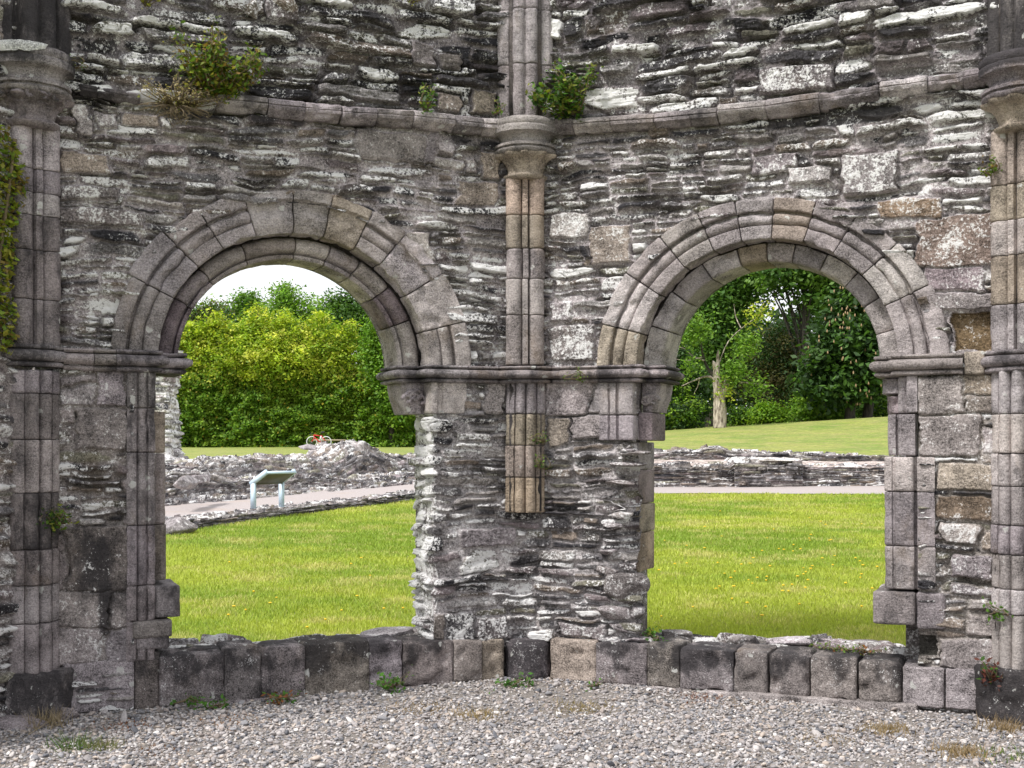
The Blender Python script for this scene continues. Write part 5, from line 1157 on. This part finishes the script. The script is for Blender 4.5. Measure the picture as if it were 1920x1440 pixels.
for (x0, y0, x1, y1, k, cl) in ((1350, 680, 1400, 720, 34, LIM), (1375, 625, 1425, 668, 26, LIM), (1295, 590, 1325, 640, 26, LIM), (1270, 600, 1300, 650, 16, LIM), (1385, 565, 1456, 612, 9, YEL), (1352, 725, 1366, 738, 6, YEL), (1390, 715, 1440, 735, 12, LIM), (1280, 680, 1320, 700, 10, LIM)):
    C_, dr_ = clumps(g, [ell(x0, y0, x1, y1, YD - .2, .6)], k, .2, .0); pt = (C_[:, None] + g.normal(size=(k, 26, 3)) * .22).reshape(-1, 3)
    sp.append(pt); sc_.append(np.array(cl)[g.integers(0, len(cl), len(pt))] * g.uniform(.6, 1.2, (len(pt), 1)))
sp = np.vstack(sp); leaves('foliage', sp, .14 * g.uniform(.6, 1.3, len(sp)), np.vstack(sc_), dead, .6, 112)

# grass blades on the near lawn --------------------------------------------------------
def blades(name, n, ylo, yhi, seed, hgt, xlim):
    g = np.random.default_rng(seed); y = ylo * (yhi / ylo) ** g.random(n)
    a, b_ = xlim; x = CX + y * (a + (b_ - a) * g.random(n))
    ok = (y + .414 * np.abs(x) > 9.65) & (y < 28.0 - 0 * x)
    fr = (x - K0[0]) * kn[0] + (y - K0[1]) * kn[1]; ok &= (x > 0) | (fr < -.02)
    x, y = x[ok], y[ok]; n = len(x); z0 = terrain(x, y)
    h = hgt * g.uniform(.5, 1.3, n) * (1 + .35 * fbm(x * 1.3, y * 1.3, None, 7, 2)) * (y / 10) ** .3; w = .0035 * (y / 10) ** .9
    an = g.uniform(0, 6.28, n); lx, ly = np.cos(an), np.sin(an); ln = g.uniform(.1, .8, n) * h
    p = np.column_stack([x, y, z0 - .003]); wv_ = np.column_stack([-ly, lx, 0 * x]) * w[:, None] * 1.0
    wv_ = np.column_stack([np.full(n, 1.), g.uniform(-.5, .5, n), 0 * x]) * w[:, None]
    mid = p + np.column_stack([lx * ln * .35, ly * ln * .35, h * .6]); tip = p + np.column_stack([lx * ln, ly * ln, h])
    v = np.stack([p - wv_, p + wv_, mid + wv_ * .7, mid - wv_ * .7, tip], 1).reshape(-1, 3)
    k = np.arange(n)[:, None] * 5; f = [*np.concatenate([k + [[0, 1, 2, 3]]], 1)]
    F1 = (k + np.array([[0, 1, 2, 3]])); F2 = (k + np.array([[3, 2, 4, 4]]))
    fa = np.concatenate([F1, (k + np.array([[3, 2, 4]]))[:, [0, 1, 2, 2]]]) 
    c1, c2, c3 = np.array([.25, .355, .05]), np.array([.41, .47, .075]), np.array([.58, .53, .22])
    m1 = sst(-.3, .35, fbm(x * .55, y * .8, None, 71, 3) + .12 * g.normal(size=n))[:, None]; m2 = (sst(.15 - .012 * (y - 10), .55,  fbm(x * 1.8, y * 2.6, None, 73, 3) + .22 * g.normal(size=n)) * .7)[:, None]  # more pale blades farther off: the brighter look of grass at grazing view, put into colour
    c = (c1 * (1 - m1) + c2 * m1) * (1 - m2) + c3 * m2; c = c * g.uniform(.75, 1.25, (n, 1))
    fl = [list(q) for q in F1] ; 
    return v, np.vstack([F1, np.zeros((0, 4), int)]), (k + np.array([[3, 2, 4]])), np.repeat(c, 5, 0)
VS, FS, CS, off = [], [], [], 0
for xl in ((-.5, .02), (.02, .54)):
    v, f4, f3, c = blades('grass', 250000, 9.2, 28, 5 + off % 7, .042, xl)
    f3q = f3 + off; f4q = f4 + off; VS.append(v); CS.append(c); FS.append((f4q, f3q)); off += len(v)
f4 = np.vstack([a for a, b_ in FS]); f3 = np.vstack([b_ for a, b_ in FS]); V_ = np.vstack(VS)
gm = bpy.data.meshes.new('grass'); gm.vertices.add(len(V_)); gm.vertices.foreach_set('co', V_.astype(np.float32).ravel())
idx = np.concatenate([f4.ravel(), f3.ravel()]).astype(np.int32); tot = np.concatenate([np.full(len(f4), 4), np.full(len(f3), 3)]).astype(np.int32); stt = np.concatenate([[0], np.cumsum(tot)[:-1]]).astype(np.int32)
gm.loops.add(len(idx)); gm.loops.foreach_set('vertex_index', idx); gm.polygons.add(len(tot)); gm.polygons.foreach_set('loop_start', stt); gm.polygons.foreach_set('loop_total', tot); gm.update(calc_edges=True)
at = gm.attributes.new('col', 'FLOAT_COLOR', 'POINT'); cb4 = np.ones((len(V_), 4), np.float32); cb4[:, :3] = np.vstack(CS); at.data.foreach_set('color', cb4.ravel()); gm.materials.append(M['grassblade'])
go = bpy.data.objects.new('grass', gm); COL.objects.link(go); tag(go, 'short sunlit grass blades covering the near lawn', 'grass', kind='stuff')
# dandelions
v, fs = join([tube([V3(0, 0, 0), V3(.004, 0, .05)], .002, 4)]); hv, hf = ico(2); hv = hv * V3(.019, .019, .008) + V3(.004, 0, .052)
dm = mesh('dandelion', np.vstack([v, hv]), fs + [[i + len(v) for i in q] for q in hf.tolist()], M['yellow']); dm.data.materials.append(M['stalk'])
for k_, p in enumerate(dm.data.polygons): p.material_index = 1 if k_ < len(fs) else 0
g = np.random.default_rng(131); first = True
for i in range(95):
    if i < 78:
        xx_, yy_ = g.normal(1400, 150), g.normal(1070, 45)
        if i % 3 == 0: xx_, yy_ = g.uniform(1235, 1640), g.uniform(960, 1180)
    else: xx_, yy_ = g.uniform(420, 760), g.uniform(1040, 1200)
    if not (1232 < xx_ < 1645 or 340 < xx_ < 765): continue
    Y = 12.
    for _ in range(20):
        p = W(xx_, yy_, Y); Y = 1.0 * (EZ - (float(terrain(p[0], p[1])) + .05)) * F / max(5, yy_ - HY)
    p = W(xx_, yy_, Y)
    if not 9.7 < Y < 27 or Y + .414 * abs(p[0]) < 9.7: continue
    o = dm if first else dm.copy()
    if not first: COL.objects.link(o)
    first = False; s = g.uniform(.55, 1.0) * (Y / 12) ** .3; o.location = (p[0], p[1], float(terrain(p[0], p[1]))); o.scale = (s, s, g.uniform(.7, 1.1)); o.rotation_euler = (0, 0, g.uniform(0, 6))
    tag(o, 'small yellow dandelion flower in the lawn beyond the ' + ('right' if p[0] > 0 else 'left') + ' arch', 'flower', 'dandelions in the lawn beyond the ' + ('right' if p[0] > 0 else 'left') + ' arch')

# plants rooted in the masonry ------------------------------------------------------------
def wallplant(name, label, cat, root, out, h, spread, nst, leaf, cols, seed, drop=.1, lper=26, group=None, dry=0., stemcol='twig', bias=(0, 0, 0)):
    g = np.random.default_rng(seed); t = empty(name, root, label, cat, group); st, lp = [], []
    side = np.cross(out, Z)
    ns_ = max(3, nst // 7); sp_ = [(spread * (1.7 * (q + .5 + g.uniform(-.3, .3)) / ns_ * 2 - 1.7), g.uniform(.45, 1.15)) for q in range(ns_)]
    for i in range(nst):
        a0_, h0_ = sp_[g.integers(0, len(sp_))]; a = a0_ + g.normal() * spread * .16; hh = h * h0_ * g.uniform(.5, 1.05)
        e = np.array(root) + side * a + out * g.uniform(.03, .12) * (1 + h) + Z * (hh * (1 - .45 * min(1, abs(a) / (spread * 2 + .01)))) + np.array(bias) * h
        mid = .5 * (np.array(root) + e) + side * g.normal() * .04 + out * g.uniform(.02, .08) - Z * drop * .1
        p = smoothpath([np.array(root) + side * a * .25, mid, e], 6); st.append(tube(p, np.linspace(.005, .0015, len(p)), 4))
        k = g.uniform(.1, 1, lper); q = p[np.rint(k * (len(p) - 1)).astype(int)] + g.normal(size=(lper, 3)) * leaf * .75; lp.append(q)
    v, fs = join(st); mesh('stems', v, fs, M[stemcol], t)
    lp = np.vstack(lp); n = len(lp); cc = np.array(cols)[g.integers(0, len(cols), n)] * g.uniform(.65, 1.3, (n, 1))
    if dry: cc[g.random(n) < dry] = (.42, .34, .20)
    leaves('foliage', lp, leaf * g.uniform(.6, 1.4, n), cc, t, .5, seed, outward=np.tile(out * .5, (n, 1)))
    return t
nL, nR = FACES['L'][2], FACES['R'][2]
PG = [(.12, .21, .02), (.20, .26, .025), (.08, .15, .02), (.28, .27, .04), (.22, .14, .04)]; DKP = [(.06, .14, .02), (.12, .21, .025), (.045, .10, .02), (.19, .21, .03)]
wp = lambda f, x, y, d=-.04: P(f, *uz(f, x, y, d), d)
wallplant('wall_plant', 'large bushy green plant growing from the left string course', 'plant', wp('L', 405, 180), nL, .44, .17, 84, .034, PG, 1, lper=32)
wallplant('dry_plant', 'straw coloured half dried plant hanging beside the bushy green wall plant', 'plant', wp('L', 335, 200), nL, .20, .15, 60, .018, [(.30, .26, .09), (.22, .24, .06), (.42, .36, .2)], 2, lper=16, dry=.4)
wallplant('hanging_roots', 'tangle of bare brown stems hanging under the dried wall plant', 'plant', wp('L', 322, 195), nL, -.22, .13, 40, .012, [(.25, .2, .13)], 3, lper=3, dry=.9)
wallplant('wall_plant', 'dark leafy creeper on the ledge beside the middle capital', 'plant', wp('R', 1075, 215), nR, .48, .15, 30, .042, DKP, 4, lper=34)
wallplant('wall_plant', 'small reddish stemmed seedling left of the middle vault shaft', 'plant', wp('L', 797, 212), nL, .26, .05, 9, .034, DKP, 5, lper=12)
wallplant('wall_plant', 'tiny green sprig at the foot of the middle vault shaft', 'plant', wp('L', 928, 214), nL, .14, .02, 5, .026, DKP, 6, lper=10)
wallplant('wall_plant', 'tiny yellow green tuft hanging at the top edge near the left shaft', 'plant', wp('L', 275, 12), nL, .08, .03, 9, .02, [(.3, .32, .03)], 7, lper=10)
wallplant('wall_plant', 'tiny yellow green tuft at the top edge left of the vault shaft', 'plant', wp('L', 772, 6), nL, .06, .02, 6, .02, [(.3, .32, .03)], 8, lper=10)
wallplant('wall_plant', 'small green sprig under the left capital', 'plant', wp('L', 142, 128), nL, .06, .02, 5, .018, DKP, 9, lper=8)
wallplant('wall_fern', 'fern growing in the joint beside the left shaft', 'plant', wp('L', 104, 985), nL, .22, .04, 16, .028, DKP, 10, lper=14)
wallplant('wall_fern', 'small red and green sprig beside the right shaft', 'plant', wp('R', 1862, 330), nR, .13, .015, 8, .024, PG, 11, lper=12)
wallplant('moss_tuft', 'mossy tuft in the joint right of the middle shaft, uppermost', 'plant', wp('R', 1024, 828), nR, .10, .012, 8, .018, DKP, 12, lper=10)
wallplant('moss_tuft', 'mossy tuft in the joint right of the middle shaft, lowest', 'plant', wp('R', 1024, 880), nR, .16, .02, 10, .018, DKP, 13, lper=10)
wallplant('moss_tuft', 'green tuft growing on the impost right of the middle shaft', 'plant', wp('R', 1088, 712, -.06), nR, .09, .012, 8, .018, [(.12, .2, .02)], 14, lper=10)
wallplant('weed', 'leafy weed on the sill below the left arch', 'weed', wp('L', 735, 1285, -.06), nL, .16, .09, 12, .034, [(.07, .19, .02), (.10, .22, .03)], 15, lper=9)
wallplant('weed', 'bright leafy weed at the foot of the corner block', 'weed', wp('R', 968, 1290, -.22), V3(0, -1, 0), .14, .09, 26, .032, [(.05, .14, .02), (.08, .18, .03)], 16, lper=11)
wallplant('weed', 'small weed in the gravel, left of two below the left sill', 'weed', wp('L', 357, 1312, -.10), nL, .06, .035, 6, .03, [(.07, .19, .02)], 17, lper=7)
wallplant('weed', 'small weed in the gravel, right of two below the left sill', 'weed', wp('L', 405, 1322, -.12), nL, .07, .04, 8, .03, [(.07, .19, .02)], 18, lper=7)
wallplant('weed', 'flat weed with reddish leaves in the gravel below the left sill', 'weed', wp('L', 525, 1306, -.12), nL, .05, .09, 10, .032, [(.07, .19, .02), (.2, .08, .03)], 19, lper=8)
wallplant('weed', 'tiny weed in the gravel left of the corner block', 'weed', wp('L', 915, 1305, -.3), nL, .05, .04, 6, .024, [(.08, .16, .03)], 20, lper=8)
wallplant('weed', 'tiny weed below the pier plinth at right', 'weed', wp('R', 1127, 1283, -.12), nR, .05, .02, 5, .022, [(.07, .17, .02)], 21, lper=7)
wallplant('weed', 'dark red and green weed beside the base of the right shaft', 'weed', wp('R', 1862, 1282, -.08), nR, .24, .05, 14, .032, [(.06, .14, .02), (.10, .03, .02), (.12, .04, .03)], 22, lper=10)
wallplant('weed', 'small green weed halfway up beside the right shaft', 'weed', wp('R', 1866, 1150), nR, .09, .04, 7, .028, [(.08, .17, .02)], 23, lper=7)
wallplant('weed', 'grassy weeds on the sill at the foot of the pier', 'weed', P('R', .86, .30, .18), nR, .12, .06, 14, .03, [(.07, .18, .02)], 24, lper=8)
wallplant('weed', 'orange and green weeds on the right sill top', 'weed', P('R', 2.22, .31, .25), nR, .07, .10, 10, .024, [(.10, .17, .02), (.25, .10, .03)], 25, lper=8)
wallplant('weed', 'mossy sprigs on the right sill top, left of the orange weeds', 'weed', P('R', 2.02, .31, .25), nR, .05, .07, 10, .022, [(.10, .17, .02)], 26, lper=8)
# ivy on the neighbouring face at far left
iv = empty('ivy', P('LL', .25, 1.7, -.02), 'thick yellow green ivy climbing the wall at the far left edge', 'plant')
g = np.random.default_rng(141); n = 5200; zi_ = g.uniform(2.15, 3.45, n); ui = g.uniform(.10, 1.0, n)
ok = (ui > .19 + .14 * fbm(zi_ * 2.2, zi_ * 0, None, 9, 3) + .10 * np.abs(zi_ - 2.85)); ui, zi_ = ui[ok], zi_[ok]; n = len(ui)
lp = np.array([P('LL', a, b_, -c) for a, b_, c in zip(ui, zi_, g.uniform(.01, .08, n))])
leaves('foliage', lp, .042 * g.uniform(.6, 1.4, n), np.array([(.20, .29, .03), (.28, .33, .03), (.14, .23, .03), (.34, .34, .05), (.24, .18, .05), (.30, .30, .04)])[g.integers(0, 6, n)] * g.uniform(.6, 1.2, (n, 1)), iv, .4, 142, outward=np.tile(FACES['LL'][2] * .7, (n, 1)))
v, fs = join([tube(smoothpath([P('LL', .5 + .1 * k, 1.9, -.03), P('LL', .35 + .15 * k, 2.6, -.05), P('LL', .2 + .2 * k, 3.4, -.04)], 5), .012, 5) for k in range(4)]); mesh('stems', v, fs, M['twig'], iv)
# dry tufts and litter on the gravel
def tuft(label, x, y, n, h, col, seed, sp=.06):
    Y = EZ * F / (y - HY); p = W(x, y, Y); p[2] = 0; g = np.random.default_rng(seed); sp *= 1.35; t = empty('dry_grass_tuft', p, label, 'tuft', 'dry tufts in the gravel')
    pts, F_ = [], []
    for i in range(n * 2):
        b0 = p + V3(g.normal() * sp, g.normal() * sp, 0); d = V3(g.normal() * .5, g.normal() * .5, 0) * h; w = V3(g.normal(), g.normal(), 0); w = w / np.linalg.norm(w) * .0036
        k = len(pts); pts += [b0 - w, b0 + w, b0 + d + Z * h * g.uniform(.4, 1)]; F_.append([k, k + 1, k + 2])
    o = mesh('blades', np.array(pts), np.array(F_), M['leaf'], t, {'col': np.tile(col, (len(pts), 1)) * g.uniform(.7, 1.2, (len(pts), 1))}); o['kind'] = 'stuff'
for i, (x, y, n, h, c, l) in enumerate([(85, 1362, 90, .12, (.36, .29, .20), 'dry straw tuft at the base of the left shaft'), (430, 1352, 90, .02, (.40, .18, .06), 'flat orange moss patch in the gravel below the left sill'), (1090, 1330, 120, .04, (.30, .24, .12), 'straw tuft in the gravel right of the corner block'),
        (800, 1330, 100, .035, (.32, .22, .10), 'straw patch in the gravel left of the corner block'), (895, 1345, 70, .06, (.36, .27, .14), 'thin upright straw tuft in the middle of the gravel'), (1310, 1306, 160, .035, (.30, .11, .05), 'rusty moss patch against the right sill footing'), (1480, 1312, 90, .03, (.30, .12, .06), 'small rusty moss patch under the right sill'),
        (1665, 1372, 140, .06, (.32, .24, .14), 'broad dry tuft in the gravel at right'), (1800, 1415, 130, .07, (.34, .25, .15), 'dry tuft near the lower right corner'), (1880, 1370, 90, .09, (.30, .22, .13), 'dry tuft in front of the right shaft base'), (240, 1360, 60, .02, (.35, .13, .05), 'small orange moss patch near the left shaft'),
        (142, 1402, 50, .10, (.10, .17, .04), 'green grass sprig in the gravel at lower left'), (190, 1404, 40, .08, (.16, .17, .06), 'dull grass sprig right of the green sprig at lower left'), (285, 1410, 70, .02, (.25, .12, .06), 'brown moss speck in the gravel at lower left'), (1905, 1420, 60, .05, (.12, .19, .03), 'green tuft in the lower right corner'), (1540, 1390, 110, .03, (.33, .26, .18), 'faint straw patch in the gravel below the right sill')]):
    tuft(l, x, y, n, h, c, 700 + i, .05 if h > .05 else .08)
for i, (x, y, r, l) in enumerate([(40, 1362, .16, 'flat grey stone under the left shaft base'), (128, 1347, .07, 'rounded pale stone at the foot of the left shaft')]):
    Y = EZ * F / (y - HY); p = W(x, y, Y); p[2] = .02
    tag(rock('loose_stone', p, r, r * .7, .05, 160 + i, dcol('grey'), 'plinth', None, .2), l, 'stone')

# =================================================================== sky and sun
w = bpy.data.worlds.new('World'); SC.world = w; w.use_nodes = True; nt = w.node_tree; T = NT(nt); bg = nt.nodes['Background']
SUN_EL, SUN_AZ = 54., 232.      # azimuth of the sun, clockwise from +Y: behind the viewer, to the left
sk = T.n('ShaderNodeTexSky'); sk.sky_type = 'NISHITA'; sk.sun_disc = False; sk.sun_elevation = R_(SUN_EL); sk.sun_rotation = R_(SUN_AZ); sk.air_density = 1.0; sk.dust_density = 3.0
tc = T.n('ShaderNodeTexCoord').outputs['Generated']
cl = T.noise(2.2, 6, .55, vec=tc, stretch=(1, 1, 2.5))
c = T.mix(T.mr(cl, .2, .5, .82, .98), sk.outputs[0], (7.0, 7.15, 7.4)); T.l(c, bg.inputs['Color']); bg.inputs['Strength'].default_value = .1
sd = bpy.data.lights.new('sun', 'SUN'); sd.energy = 2.5; sd.angle = R_(11); sd.color = (1, .97, .93); so = bpy.data.objects.new('sun', sd); COL.objects.link(so)
az, el = R_(SUN_AZ), R_(SUN_EL); dirv = V3(math.sin(az) * math.cos(el), math.cos(az) * math.cos(el), math.sin(el))
from mathutils import Vector
so.rotation_euler = Vector(dirv).to_track_quat('Z', 'Y').to_euler()
vs_ = SC.view_settings; vs_.view_transform = 'Standard'; vs_.look = 'None'; vs_.exposure = .75; vs_.gamma = 1; vs_.use_curve_mapping = False
SC.render.engine = 'CYCLES'; SC.cycles.max_bounces = 6; SC.cycles.transparent_max_bounces = 4
